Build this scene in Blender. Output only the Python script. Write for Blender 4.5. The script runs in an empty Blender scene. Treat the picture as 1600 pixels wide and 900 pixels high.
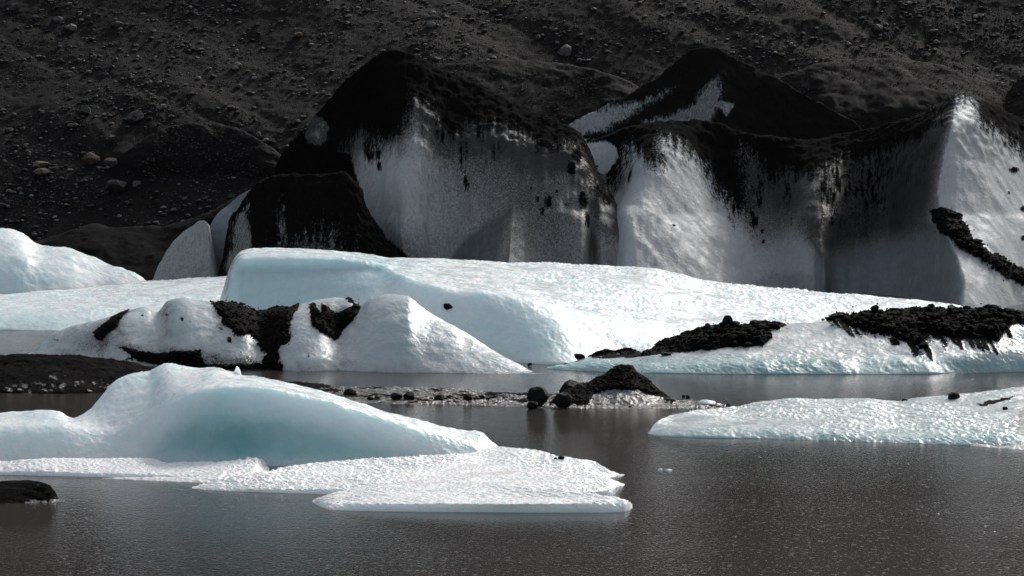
import bpy, math, random
import numpy as np

C = bpy.context.scene.collection
rng = np.random.default_rng(7)
random.seed(7)
R = math.radians

# ------------------------------------------------------------------ camera, sky, sun, exposure
F = 4537.0      # focal length in photograph pixels (1600 wide)
H = 12.0        # eye height above the lagoon
HY = 150.0      # row of the horizon
cam_d = bpy.data.cameras.new('camera')
cam = bpy.data.objects.new('camera', cam_d)
C.objects.link(cam)
cam.location = (0, 0, H)
cam.rotation_euler = (R(90), 0, 0)
cam_d.sensor_width = 36.0
cam_d.lens = 36.0 * F / 1600.0
cam_d.shift_y = -(450 - HY) / 1600.0
cam_d.clip_start = 1.0
cam_d.clip_end = 3000.0
bpy.context.scene.camera = cam

SUN_AZ, SUN_EL = 28.0, 33.0     # degrees to the right of the view, above the horizon
world_ = bpy.data.worlds.new("World")
bpy.context.scene.world = world_
world_.use_nodes = True
wn = world_.node_tree.nodes
sky = wn.new('ShaderNodeTexSky')
sky.sky_type = 'NISHITA'
sky.sun_disc = False
sky.sun_elevation = R(SUN_EL)
sky.sun_rotation = R(SUN_AZ)
sky.dust_density = 2.5
sky.ozone_density = 0.6
bg = wn['Background']
bg.inputs['Strength'].default_value = 0.11
hsv = wn.new('ShaderNodeHueSaturation')       # thin cloud veil: the blue of the sky is mostly washed out
hsv.inputs['Saturation'].default_value = 0.45
world_.node_tree.links.new(sky.outputs['Color'], hsv.inputs['Color'])
world_.node_tree.links.new(hsv.outputs['Color'], bg.inputs['Color'])

sd = bpy.data.lights.new('sun', 'SUN')
sd.energy = 2.4
sd.angle = R(10)
sd.color = (1.0, 0.965, 0.92)
sun = bpy.data.objects.new('sun', sd)
C.objects.link(sun)
a_, e_ = R(SUN_AZ), R(SUN_EL)
from mathutils import Vector, Matrix
sdir = Vector((math.sin(a_) * math.cos(e_), math.cos(a_) * math.cos(e_), math.sin(e_)))
sun.rotation_euler = sdir.to_track_quat('Z', 'Y').to_euler()
sun.location = (60, 100, 90)

vs = bpy.context.scene.view_settings
vs.view_transform = 'Standard'
vs.look = 'None'
vs.exposure = 0.32
vs.gamma = 1.0

# ------------------------------------------------------------------ noise
_perm = np.random.default_rng(3).permutation(256).astype(np.int32)
_perm = np.concatenate([_perm, _perm, _perm])
_g = np.random.default_rng(4).normal(size=(256, 3)).astype(np.float32)
_g /= np.linalg.norm(_g, axis=1)[:, None]

def perlin(x, y, z):
    x = np.asarray(x, np.float32); y = np.asarray(y, np.float32) + np.zeros_like(x); z = np.asarray(z, np.float32) + np.zeros_like(x)
    xi = np.floor(x).astype(np.int32); yi = np.floor(y).astype(np.int32); zi = np.floor(z).astype(np.int32)
    xf, yf, zf = x - xi, y - yi, z - zi
    xi &= 255; yi &= 255; zi &= 255
    u = xf ** 3 * (xf * (xf * 6 - 15) + 10); v = yf ** 3 * (yf * (yf * 6 - 15) + 10); w = zf ** 3 * (zf * (zf * 6 - 15) + 10)
    def corner(dx, dy, dz):
        h = _perm[_perm[_perm[(xi + dx) & 255] + ((yi + dy) & 255)] + ((zi + dz) & 255)]
        g = _g[h]
        return g[..., 0] * (xf - dx) + g[..., 1] * (yf - dy) + g[..., 2] * (zf - dz)
    a = corner(0, 0, 0) * (1 - u) + corner(1, 0, 0) * u
    b = corner(0, 1, 0) * (1 - u) + corner(1, 1, 0) * u
    c = corner(0, 0, 1) * (1 - u) + corner(1, 0, 1) * u
    d = corner(0, 1, 1) * (1 - u) + corner(1, 1, 1) * u
    a = a * (1 - v) + b * v; c = c * (1 - v) + d * v
    return (a * (1 - w) + c * w) * 1.5

def fbm(x, y, z, o=4, gain=0.5):
    t = 0; a = 1.0; n = 0
    for k in range(o):
        t = t + a * perlin(x * 2 ** k + 17.3 * k, y * 2 ** k + 5.1 * k, z * 2 ** k - 9.7 * k); n += a; a *= gain
    return t / n

def cups(x, y, z, o=2):
    t = 0; a = 1.0
    for k in range(o):
        t = t + a * (1 - np.abs(perlin(x * 2.1 ** k + 31 * k, y * 2.1 ** k, z * 2.1 ** k)) * 1.9) ** 2; a *= 0.45
    return t - 0.5

def sstep(a, b, x):
    t = np.clip((x - a) / (b - a), 0, 1)
    return t * t * (3 - 2 * t)

def pchip(pts, q):
    xs = np.array([p[0] for p in pts], float); ys = np.array([p[1] for p in pts], float)
    if len(xs) == 1: return np.full_like(q, ys[0], dtype=float)
    if len(xs) == 2: return np.interp(q, xs, ys)
    h = np.diff(xs); dl = np.diff(ys) / h
    m = np.zeros_like(xs); m[0] = dl[0]; m[-1] = dl[-1]
    for i in range(1, len(xs) - 1):
        if dl[i - 1] * dl[i] > 0:
            w1 = 2 * h[i] + h[i - 1]; w2 = h[i] + 2 * h[i - 1]
            m[i] = (w1 + w2) / (w1 / dl[i - 1] + w2 / dl[i])
    q = np.clip(q, xs[0], xs[-1])
    k = np.clip(np.searchsorted(xs, q) - 1, 0, len(h) - 1)
    t = (q - xs[k]) / h[k]
    return ((2 * t ** 3 - 3 * t ** 2 + 1) * ys[k] + (t ** 3 - 2 * t ** 2 + t) * h[k] * m[k]
            + (-2 * t ** 3 + 3 * t ** 2) * ys[k + 1] + (t ** 3 - t ** 2) * h[k] * m[k + 1])

def sdpoly(px, py, poly):
    """signed distance in photo pixels to a polygon, positive inside"""
    P = np.array(poly, np.float32)
    d = np.full(px.shape, 1e9, np.float32); ins = np.zeros(px.shape, bool)
    for i in range(len(P)):
        ax, ay = P[i]; bx, by = P[(i + 1) % len(P)]
        ex, ey = bx - ax, by - ay
        t = np.clip(((px - ax) * ex + (py - ay) * ey) / (ex * ex + ey * ey + 1e-9), 0, 1)
        d = np.minimum(d, (px - ax - t * ex) ** 2 + (py - ay - t * ey) ** 2)
        cr = ((ay > py) != (by > py)) & (px < ex * (py - ay) / (ey + 1e-9) + ax)
        ins ^= cr
    return np.where(ins, 1, -1) * np.sqrt(d)

# ------------------------------------------------------------------ object helpers
def tag(o, label=None, cat=None, group=None, kind=None):
    if label: o['label'] = label
    if cat: o['category'] = cat
    if group: o['group'] = group
    if kind: o['kind'] = kind
    return o

def empty(name, loc):
    o = bpy.data.objects.new(name, None); C.objects.link(o); o.location = loc
    o.empty_display_size = 0.5
    return o

def mesh_obj(name, V, Fq, mat, parent=None, attrs=None, smooth=True, origin=None):
    V = np.asarray(V, np.float64).reshape(-1, 3)
    if origin is None:
        o0 = (V.min(0) + V.max(0)) / 2; o0[2] = max(V[:, 2].min(), 0.0)
    else: o0 = np.array(origin, float)
    me = bpy.data.meshes.new(name)
    V = (V - o0).astype(np.float32)
    Fq = np.asarray(Fq, np.int32)
    n = Fq.shape[1]
    me.vertices.add(len(V)); me.vertices.foreach_set('co', V.ravel())
    me.loops.add(Fq.size); me.loops.foreach_set('vertex_index', Fq.ravel())
    me.polygons.add(len(Fq)); me.polygons.foreach_set('loop_start', np.arange(0, Fq.size, n, dtype=np.int32))
    me.polygons.foreach_set('use_smooth', np.full(len(Fq), smooth))
    for k, a in (attrs or {}).items():
        at = me.attributes.new(k, 'FLOAT', 'POINT'); at.data.foreach_set('value', np.asarray(a, np.float32).ravel())
    me.update(calc_edges=True)
    me.materials.append(mat)
    o = bpy.data.objects.new(name, me); C.objects.link(o)
    if parent is not None:
        o.parent = parent
        o.location = Vector(o0) - parent.location
    else:
        o.location = o0
    return o

def grid_faces(nv, nu):
    i = np.arange(nv - 1)[:, None] * nu + np.arange(nu - 1)[None, :]
    return np.stack([i, i + 1, i + nu + 1, i + nu], -1).reshape(-1, 4)

def wY(py): return H * F / (np.asarray(py, float) - HY)

# ------------------------------------------------------------------ materials
def newmat(name):
    m = bpy.data.materials.new(name); m.use_nodes = True
    return m, m.node_tree.nodes, m.node_tree.links, m.node_tree.nodes['Principled BSDF']

class N:
    """tiny node helper"""
    def __init__(s, m):
        s.n = m.node_tree.nodes; s.l = m.node_tree.links
        s.tc = s.n.new('ShaderNodeNewGeometry').outputs['Position']
    def sock(s, node_in, v):
        if isinstance(v, bpy.types.NodeSocket): s.l.new(v, node_in)
        else: node_in.default_value = v
    def vec(s, sc, rot=(0, 0, 0)):
        mp = s.n.new('ShaderNodeMapping'); s.l.new(s.tc, mp.inputs['Vector']); mp.inputs['Scale'].default_value = sc
        mp.inputs['Rotation'].default_value = rot
        return mp.outputs[0]
    def noise(s, scale, detail=4, rough=0.5, vec=None, dist=0.0):
        t = s.n.new('ShaderNodeTexNoise'); s.l.new(vec if vec else s.tc, t.inputs['Vector'])
        t.inputs['Scale'].default_value = scale; t.inputs['Detail'].default_value = detail
        t.inputs['Roughness'].default_value = rough; t.inputs['Distortion'].default_value = dist
        return t.outputs['Fac']
    def voro(s, scale, vec=None, out='Distance', feat='F1'):
        t = s.n.new('ShaderNodeTexVoronoi'); s.l.new(vec if vec else s.tc, t.inputs['Vector'])
        t.inputs['Scale'].default_value = scale; t.feature = feat
        return t.outputs[out]
    def math(s, op, a, b=0.0, clamp=False):
        t = s.n.new('ShaderNodeMath'); t.operation = op; t.use_clamp = clamp
        s.sock(t.inputs[0], a); s.sock(t.inputs[1], b)
        return t.outputs[0]
    def ramp(s, v, a, b, lo=0.0, hi=1.0):
        t = s.n.new('ShaderNodeMapRange'); t.interpolation_type = 'SMOOTHSTEP'
        s.sock(t.inputs['Value'], v); t.inputs['From Min'].default_value = a; t.inputs['From Max'].default_value = b
        t.inputs['To Min'].default_value = lo; t.inputs['To Max'].default_value = hi
        return t.outputs[0]
    def mix(s, f, a, b):
        t = s.n.new('ShaderNodeMix'); t.data_type = 'RGBA'
        s.sock(t.inputs[0], f)
        for k, v in ((6, a), (7, b)):
            if isinstance(v, tuple): v = v + (1.0,) if len(v) == 3 else v
            s.sock(t.inputs[k], v)
        return t.outputs[2]
    def attr(s, name):
        t = s.n.new('ShaderNodeAttribute'); t.attribute_name = name
        return t.outputs['Fac']
    def bump(s, h, dist, strength=1.0, nrm=None):
        t = s.n.new('ShaderNodeBump'); s.sock(t.inputs['Height'], h)
        t.inputs['Distance'].default_value = dist; s.sock(t.inputs['Strength'], strength)
        if nrm: s.l.new(nrm, t.inputs['Normal'])
        return t.outputs[0]

def ice_mat(name, white, blue, grime_col, dirt_col, sss=0.85, rad=(0.45, 0.9, 1.0), rough=0.25, bumpd=0.05, streak=False, scale=1.0):
    m, nn, l, p = newmat(name); g = N(m)
    dirt = g.attr('dirt'); grime = g.attr('grime'); bl = g.attr('blue')
    n1 = g.noise(2.2 * scale, 8, 0.62)
    nf = g.noise(14 * scale, 5, 0.7)
    stv = g.vec((7.5, 7.5, 0.45) if streak else (3.0, 3.0, 1.6))
    ns = g.noise(1.0, 8, 0.68, stv, 0.4)
    blf = g.math('ADD', bl, g.math('MULTIPLY', g.math('SUBTRACT', n1, 0.5), 0.35), True)
    col = g.mix(blf, white, blue)
    # grime as a tint and as speckles
    gv = g.math('ADD', grime, g.math('MULTIPLY', g.math('SUBTRACT', ns, 0.5), 1.3 if streak else 0.8))
    col = g.mix(g.ramp(gv, 0.12, 0.8, 0.0, 0.86), col, grime_col)
    sp = g.math('ADD', g.math('MULTIPLY', nf, 0.75), g.math('MULTIPLY', grime, 0.34))
    sp = g.ramp(sp, 0.56, 0.64)
    sp = g.math('MULTIPLY', sp, g.ramp(grime, 0.08, 0.3))
    col = g.mix(g.math('MULTIPLY', sp, 0.85), col, dirt_col)
    dv = g.math('ADD', dirt, g.math('MULTIPLY', g.math('SUBTRACT', ns, 0.5), 1.5 if streak else 0.9))
    dv = g.math('ADD', dv, g.math('MULTIPLY', g.math('SUBTRACT', nf, 0.5), 0.5))
    df = g.ramp(dv, 0.30 if streak else 0.44, 0.70 if streak else 0.56)
    dcol = g.mix(g.noise(5, 6, 0.7), tuple(c * 0.6 for c in dirt_col), tuple(c * 1.7 for c in dirt_col))
    col = g.mix(df, col, dcol)
    l.new(col, p.inputs['Base Color'])
    clean = g.math('SUBTRACT', 1.0, df, True)
    l.new(g.math('MULTIPLY', clean, sss), p.inputs['Subsurface Weight'])
    p.inputs['Subsurface Radius'].default_value = rad
    p.inputs['Subsurface Scale'].default_value = 1.1
    p.inputs['IOR'].default_value = 1.31
    rg = g.math('ADD', g.ramp(g.noise(1.3, 4, 0.6), 0.35, 0.65, rough - 0.1, rough + 0.15), g.math('MULTIPLY', df, 0.6))
    l.new(rg, p.inputs['Roughness'])
    l.new(g.ramp(df, 0, 1, 0.75, 0.04), p.inputs['Specular IOR Level'])
    h = g.math('ADD', g.noise(6 * scale, 6, 0.6), g.math('MULTIPLY', g.noise(30 * scale, 3, 0.6), 0.3))
    h = g.math('ADD', h, g.math('MULTIPLY', df, g.noise(18, 5, 0.75)))
    l.new(g.bump(h, bumpd, 1.0), p.inputs['Normal'])
    return m

M_ICE = ice_mat('clean_ice', (0.86, 0.90, 0.905), (0.25, 0.53, 0.56), (0.36, 0.35, 0.33), (0.012, 0.011, 0.010), bumpd=0.028)
M_SNOWICE = ice_mat('bright_crusty_ice', (0.95, 0.955, 0.95), (0.45, 0.62, 0.64), (0.5, 0.49, 0.47), (0.012, 0.011, 0.010), sss=0.3, bumpd=0.05, rough=0.22)
M_GREYICE = ice_mat('grey_gritty_ice', (0.60, 0.625, 0.63), (0.22, 0.40, 0.42), (0.22, 0.21, 0.20), (0.012, 0.011, 0.010), sss=0.7, bumpd=0.03, rough=0.2)
M_CLIFF = ice_mat('weathered_cliff_ice', (0.48, 0.505, 0.51), (0.10, 0.13, 0.145), (0.105, 0.095, 0.082), (0.0055, 0.005, 0.0047), sss=0.0, streak=True, rough=0.6, bumpd=0.05)
M_WETICE = ice_mat('wet_gritty_ice', (0.34, 0.335, 0.325), (0.2, 0.25, 0.26), (0.04, 0.037, 0.034), (0.006, 0.0055, 0.005), sss=0.0, rough=0.22, bumpd=0.06)

def gravel_mat(name, c0, c1, c2, scale=1.0, bumpd=0.06, rough=0.8, spec=0.2, speck=0.5):
    m, nn, l, p = newmat(name); g = N(m)
    n1 = g.noise(0.35 * scale, 6, 0.6); n2 = g.noise(9 * scale, 6, 0.7)
    col = g.mix(g.ramp(n1, 0.35, 0.65), c0, c1)
    vc = g.voro(9 * scale, out='Color')
    sep = g.n.new('ShaderNodeSeparateColor'); g.l.new(vc, sep.inputs[0])
    col = g.mix(g.math('MULTIPLY', g.ramp(sep.outputs[0], 0.8, 1.0), speck), col, c2)
    col = g.mix(g.math('MULTIPLY', g.ramp(n2, 0.3, 0.7), 0.5), col, tuple(c * 0.5 for c in c0))
    l.new(col, p.inputs['Base Color'])
    p.inputs['Roughness'].default_value = rough; p.inputs['Specular IOR Level'].default_value = spec
    h = g.math('ADD', g.noise(5 * scale, 8, 0.72), g.math('MULTIPLY', g.voro(11 * scale), -0.4))
    l.new(g.bump(h, bumpd, 1.0), p.inputs['Normal'])
    return m

M_HILL = gravel_mat('hill_gravel', (0.0095, 0.0088, 0.0081), (0.0125, 0.0114, 0.0102), (0.045, 0.042, 0.038), 1.0, 0.12, spec=0.08)
M_SAND = gravel_mat('fine_dark_gravel', (0.0078, 0.0074, 0.0069), (0.0105, 0.0098, 0.009), (0.026, 0.024, 0.022), 1.6, 0.03, spec=0.05, speck=0.3)
M_DEB = gravel_mat('black_debris', (0.0045, 0.0041, 0.0038), (0.0075, 0.0068, 0.0062), (0.018, 0.0165, 0.015), 2.0, 0.05, 0.85, 0.04, 0.3)

def rock_mat(name, lo, hi, rough=0.75, spec=0.25):
    m, nn, l, p = newmat(name); g = N(m)
    sh = g.attr('shade')
    col = g.mix(sh, lo, hi)
    col = g.mix(g.math('MULTIPLY', g.ramp(g.noise(7, 6, 0.7), 0.4, 0.65), 0.6), col, tuple(c * 0.6 for c in lo))
    l.new(col, p.inputs['Base Color'])
    p.inputs['Roughness'].default_value = rough; p.inputs['Specular IOR Level'].default_value = spec
    l.new(g.bump(g.noise(9, 6, 0.7), 0.05, 1.0), p.inputs['Normal'])
    return m
M_ROCK = rock_mat('hill_rock', (0.018, 0.017, 0.016), (0.25, 0.24, 0.225))
M_TAN = rock_mat('tan_rock', (0.06, 0.05, 0.037), (0.19, 0.16, 0.12))
M_BLACK = rock_mat('black_wet_rock', (0.006, 0.0055, 0.0055), (0.011, 0.010, 0.0095), 0.7, 0.12)

# water
M_WATER, nn, l, p = newmat('silty_lagoon_water'); g = N(M_WATER)
lowf = g.noise(1.0, 3, 0.5, g.vec((0.05, 0.11, 1.0)))
l.new(g.mix(lowf, (0.037, 0.0325, 0.0285), (0.045, 0.040, 0.0355)), p.inputs['Base Color'])
p.inputs['Roughness'].default_value = 0.11
p.inputs['IOR'].default_value = 1.33
rip = g.noise(1.0, 3, 0.55, g.vec((4.5, 3.6, 1.0), (0, 0, 0.2)))
rip2 = g.noise(1.0, 2, 0.5, g.vec((13.0, 8.0, 1.0), (0, 0, -0.3)))
swell = g.noise(1.0, 2, 0.5, g.vec((0.5, 0.8, 1.0)))
h = g.math('ADD', g.math('MULTIPLY', rip, 0.45), g.math('MULTIPLY', rip2, 0.8))
h = g.math('ADD', h, g.math('MULTIPLY', swell, 0.4))
wl = g.ramp(g.noise(1.0, 2, 0.5, g.vec((6.0, 4.0, 1.0), (0, 0, 0.1))), 0.60, 0.78)      # sparse sharper wavelets
h = g.math('ADD', h, g.math('MULTIPLY', wl, 0.8))
l.new(g.bump(h, 0.016, g.ramp(g.noise(1.0, 3, 0.5, g.vec((0.06, 0.14, 1.0))), 0.3, 0.7, 0.75, 1.0)), p.inputs['Normal'])

# ------------------------------------------------------------------ structure: water, hill
def plane(name, x0, x1, y0, y1, z, mat):
    V = [(x0, y0, z), (x1, y0, z), (x1, y1, z), (x0, y1, z)]
    return mesh_obj(name, V, [[0, 1, 2, 3]], mat, origin=(0, 0, 0))
tag(plane('water', -700, 700, -300, 700, 0.0, M_WATER), 'dark grey silty lagoon water with fine ripples between the icebergs', kind='structure')

HY0 = 205.0
def hill_h(x, y, fine=True):
    d = y - HY0 - 1.5 * perlin(x * 0.03, x * 0 + 3.3, x * 0)
    b = np.where(d < 0, d * 0.5, np.where(d < 240, d * 0.62, 240 * 0.62 + 26 * (1 - np.exp(-(d - 240) / 60))))
    on = sstep(-2, 8, d)
    b = b + on * (2.6 * perlin(x * 0.022 + 4, y * 0.022, x * 0) + 1.0 * perlin(x * 0.07, y * 0.07, x * 0 + 5))
    # shallow gullies running down to the right
    q = x * 0.80 + y * 1.05
    r = x * 1.05 - y * 0.80
    b = b + on * 0.26 * (np.abs(perlin(q * 0.16, r * 0.03, x * 0 + 8)) * 2 - 0.6)
    if fine:
        b = b + on * (0.22 * fbm(x * 0.35, y * 0.35, x * 0 + 2, 3) + 0.15 * fbm(x * 1.4, y * 1.4, x * 0 + 7, 3, 0.6))
    return b
def spaced(a, b, lo, hi, fine, coarse):
    left = a - np.cumsum(np.geomspace(fine, coarse, 40)); left = left[left > lo]
    right = b + np.cumsum(np.geomspace(fine, coarse, 40)); right = right[right < hi]
    return np.concatenate([[lo], left[::-1], np.arange(a, b + fine / 2, fine), right, [hi]])
gx = spaced(-46, 46, -600, 600, 0.16, 40); gy = spaced(204, 250, 195, 640, 0.14, 25)
GX, GY = np.meshgrid(gx, gy)
GZ = hill_h(GX, GY)
V = np.stack([GX, GY, GZ], -1)
tag(mesh_obj('hillside', V, grid_faces(len(gy), len(gx)), M_HILL, origin=(0, 230, 0)),
    'dark gravel moraine hillside rising behind the glacier ice', kind='structure')

def on_hill(px, py):
    px = np.asarray(px, float); py = np.asarray(py, float)
    lo = np.full(px.shape, 196.0); hi = np.full(px.shape, 300.0)
    for _ in range(30):
        mid = (lo + hi) / 2
        z = H - (py - HY) * mid / F
        up = hill_h((px - 800) * mid / F, mid) > z
        hi = np.where(up, mid, hi); lo = np.where(up, lo, mid)
    return (px - 800) * hi / F, hi, H - (py - HY) * hi / F

# ------------------------------------------------------------------ lofted ice bodies
def curve_eval(c, px):
    k = c[0]
    if k == 'w':  py = pchip(c[1], px); Y = wY(py); return Y, np.zeros_like(px)
    if k == 'z':  Y = pchip(c[2], px); return Y, np.full_like(px, c[1])
    if k == 'p':  py = pchip(c[1], px); Y = pchip(c[2], px); return Y, H - (py - HY) * Y / F
    if k == 'pz': py = pchip(c[1], px); z = pchip(c[2], px); Y = (H - z) * F / (py - HY); return Y, z

def shapef(s, a):
    return np.where(a > 0, 1 - (1 - s) ** np.maximum(np.abs(a), 0.01), s ** np.maximum(np.abs(a), 0.01))

class Body: pass

def loft(name, mat, x0, x1, nu, curves, segs, back=3.0, disp=(), masks=None, relief=None, parent=None,
         smooth=2, drop=-1.2, backn=10, backpow=1.0, dirt_clump=0.0, edge=0.0, usm=0):
    px = np.linspace(x0, x1, nu)
    ev = [curve_eval(c, px) for c in curves]
    def us(A, k):
        A = A.copy()
        for _ in range(k): A[1:-1] = 0.25 * A[:-2] + 0.5 * A[1:-1] + 0.25 * A[2:]
        return A
    if usm: ev = [(us(a, usm), us(b, usm)) for a, b in ev[:-1]] + [(us(ev[-1][0], usm), ev[-1][1] + (us(ev[-1][0], usm) - ev[-1][0]) * (ev[-1][1] - H) / ev[-1][0])]
    rowsY = [ev[0][0] - 0.05]; rowsZ = [np.minimum(ev[0][1], 0) + drop]
    rowsY.append(ev[0][0]); rowsZ.append(ev[0][1])
    for k, (n, a) in enumerate(segs):
        a = us(pchip(a, px), usm) if isinstance(a, list) else np.full_like(px, a)
        Y0, Z0 = ev[k]; Y1, Z1 = ev[k + 1]
        for i in range(1, n + 1):
            s = np.full_like(px, i / n)
            rowsY.append(Y0 + (Y1 - Y0) * s); rowsZ.append(Z0 + (Z1 - Z0) * shapef(s, a))
    front = len(rowsY)
    bk = pchip(back, px) if isinstance(back, list) else np.full_like(px, back)
    Yr, Zr = ev[-1]
    for i in range(1, backn + 1):
        s = i / backn
        rowsY.append(Yr + bk * math.sin(s * math.pi / 2) ** backpow)
        rowsZ.append(Zr + (drop - Zr) * (1 - math.cos(s * math.pi / 2)) ** 1.1)
    Y = np.array(rowsY); Z = np.array(rowsZ)
    for _ in range(smooth):
        for A in (Y, Z):
            A[2:-1] = 0.25 * A[1:-2] + 0.5 * A[2:-1] + 0.25 * A[3:]
            A[:, 1:-1] = 0.25 * A[:, :-2] + 0.5 * A[:, 1:-1] + 0.25 * A[:, 2:]
    PX = np.broadcast_to(px, Y.shape)
    PY = HY + (H - Z) * F / Y
    if relief is not None:
        Y = Y + relief(PX, PY) * (Z > -0.5)
    X = (PX - 800) * Y / F
    P = np.stack([X, Y, Z], -1)
    du = np.gradient(P, axis=1); dv = np.gradient(P, axis=0)
    nrm = np.cross(du, dv); nrm /= np.linalg.norm(nrm, axis=-1, keepdims=True) + 1e-9
    at = {}
    for k in ('dirt', 'grime', 'blue'):
        at[k] = np.clip(masks[k](PX, PY, P), 0, 1) if masks and k in masks else np.zeros(Y.shape)
    d = np.zeros(Y.shape)
    for t in disp:
        kind, sc, amp, oc = t[:4]
        w = t[4](PX, PY, P, nrm) if len(t) > 4 else 1.0
        sx, sy, sz = sc if isinstance(sc, tuple) else (sc, sc, sc)
        if len(t) > 5:   # sheared grain
            xx = X + t[5] * Y
        else: xx = X
        f = fbm if kind == 'n' else cups
        if kind == 'c': w = w * (.35 + .95 * sstep(-.22, .25, fbm(X * .22 + 3, Y * .22, Z * .5 + 5, 3)))
        d = d + f(xx * sx, Y * sy, Z * sz, oc) * amp * w
    if dirt_clump:
        m = sstep(0.35, 0.65, at['dirt'])
        d = d + m * dirt_clump * (0.5 + 1.3 * fbm(X * 2.5, Y * 2.5, Z * 2.5, 4, 0.6))
    taper = np.ones(nu)
    if edge: taper = np.clip(np.minimum(px - x0, x1 - px) / edge, 0, 1)
    P2 = P + nrm * (d * taper)[..., None]
    o = mesh_obj(name, P2, grid_faces(*Y.shape), mat, parent, at)
    b = Body(); b.px = px; b.py = PY[1:front]; b.Y = P2[1:front, :, 1]; b.obj = o; b.P = P2[1:front]; b.nrm = nrm[1:front]
    return b

def surfY(b, px, py):
    """depth of a body's front surface at photo position (px,py)"""
    px = np.asarray(px, float); py = np.asarray(py, float)
    j = np.clip((px - b.px[0]) / (b.px[1] - b.px[0]), 0, len(b.px) - 1.001)
    j0 = j.astype(int); fj = j - j0
    out = np.zeros(px.shape)
    flat = out.ravel(); pyf = py.ravel(); j0f = j0.ravel(); fjf = fj.ravel()
    for jj in np.unique(j0f):
        w = j0f == jj
        def col(k):
            pp = b.py[:, k]; yy = b.Y[:, k]; o = np.argsort(pp)
            return np.interp(pyf[w], pp[o], yy[o])
        flat[w] = col(jj) * (1 - fjf[w]) + col(jj + 1) * fjf[w]
    return flat.reshape(px.shape)

# ------------------------------------------------------------------ rocks
def ico(n):
    t = (1 + 5 ** .5) / 2
    v = [(-1, t, 0), (1, t, 0), (-1, -t, 0), (1, -t, 0), (0, -1, t), (0, 1, t), (0, -1, -t), (0, 1, -t), (t, 0, -1), (t, 0, 1), (-t, 0, -1), (-t, 0, 1)]
    f = [(0, 11, 5), (0, 5, 1), (0, 1, 7), (0, 7, 10), (0, 10, 11), (1, 5, 9), (5, 11, 4), (11, 10, 2), (10, 7, 6), (7, 1, 8),
         (3, 9, 4), (3, 4, 2), (3, 2, 6), (3, 6, 8), (3, 8, 9), (4, 9, 5), (2, 4, 11), (6, 2, 10), (8, 6, 7), (9, 8, 1)]
    v = [Vector(a).normalized() for a in v]
    for _ in range(n):
        c = {}; nf = []
        def mid(a, b):
            k = (min(a, b), max(a, b))
            if k not in c: v.append(((v[a] + v[b]) / 2).normalized()); c[k] = len(v) - 1
            return c[k]
        for a, b, d in f:
            x, y, z = mid(a, b), mid(b, d), mid(d, a); nf += [(a, x, z), (b, y, x), (d, z, y), (x, y, z)]
        f = nf
    return np.array([tuple(a) for a in v]), np.array(f)
ICO = {k: ico(k) for k in (0, 1, 2, 3)}
def rock_shape(lv, seed, cuts=9, lump=0.3, depth=(0.62, 0.9)):
    r = np.random.default_rng(seed); V, Fc = ICO[lv]; V = V.copy()
    s = seed * 3.7
    V = V * (1 + lump * fbm(V[:, 0] * 1.1 + s, V[:, 1] * 1.1, V[:, 2] * 1.1, 2))[:, None]
    for _ in range(cuts):
        d = r.normal(size=3); d /= np.linalg.norm(d); h = r.uniform(*depth)
        e = V @ d - h
        V = V - np.where(e > 0, e, 0)[:, None] * d * 0.92
    if lv >= 2: V = V * (1 + 0.05 * fbm(V[:, 0] * 5 + s, V[:, 1] * 5, V[:, 2] * 5, 2))[:, None]
    return V, Fc
SHAPES = {lv: [rock_shape(lv, 11 * lv + k) for k in range(8)] for lv in (0, 1, 2)}

def rot_rand(r, n):
    q = r.normal(size=(n, 4)); q /= np.linalg.norm(q, axis=1)[:, None]
    w, x, y, z = q.T
    return np.stack([np.stack([1 - 2 * (y * y + z * z), 2 * (x * y - z * w), 2 * (x * z + y * w)], -1),
                     np.stack([2 * (x * y + z * w), 1 - 2 * (x * x + z * z), 2 * (y * z - x * w)], -1),
                     np.stack([2 * (x * z - y * w), 2 * (y * z + x * w), 1 - 2 * (x * x + y * y)], -1)], 1)

def rock_cloud(pos, size, lv, r, squash=0.62, shade=None):
    """vertices, faces and shade of many stones"""
    Vs, Fs, Sh = [np.zeros((0, 3))], [np.zeros((0, 3), int)], [np.zeros(0)]; base = 0
    n = len(pos); which = r.integers(0, 8, n); rot = rot_rand(r, n)
    if shade is None: shade = r.random(n) ** 2.8
    for k in range(8):
        w = np.where(which == k)[0]
        if not len(w): continue
        V, Fc = SHAPES[lv][k]
        A = np.einsum('nij,vj->nvi', rot[w], V)
        sc = np.stack([size[w] * r.uniform(.8, 1.35, len(w)), size[w] * r.uniform(.8, 1.2, len(w)), size[w] * squash * r.uniform(.7, 1.2, len(w))], -1)
        A = A * sc[:, None, :] + pos[w][:, None, :]
        Vs.append(A.reshape(-1, 3)); Fs.append((Fc[None] + (np.arange(len(w)) * len(V))[:, None, None] + base).reshape(-1, 3))
        Sh.append(np.repeat(shade[w], len(V))); base += len(w) * len(V)
    return np.concatenate(Vs), np.concatenate(Fs), np.concatenate(Sh)

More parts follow.
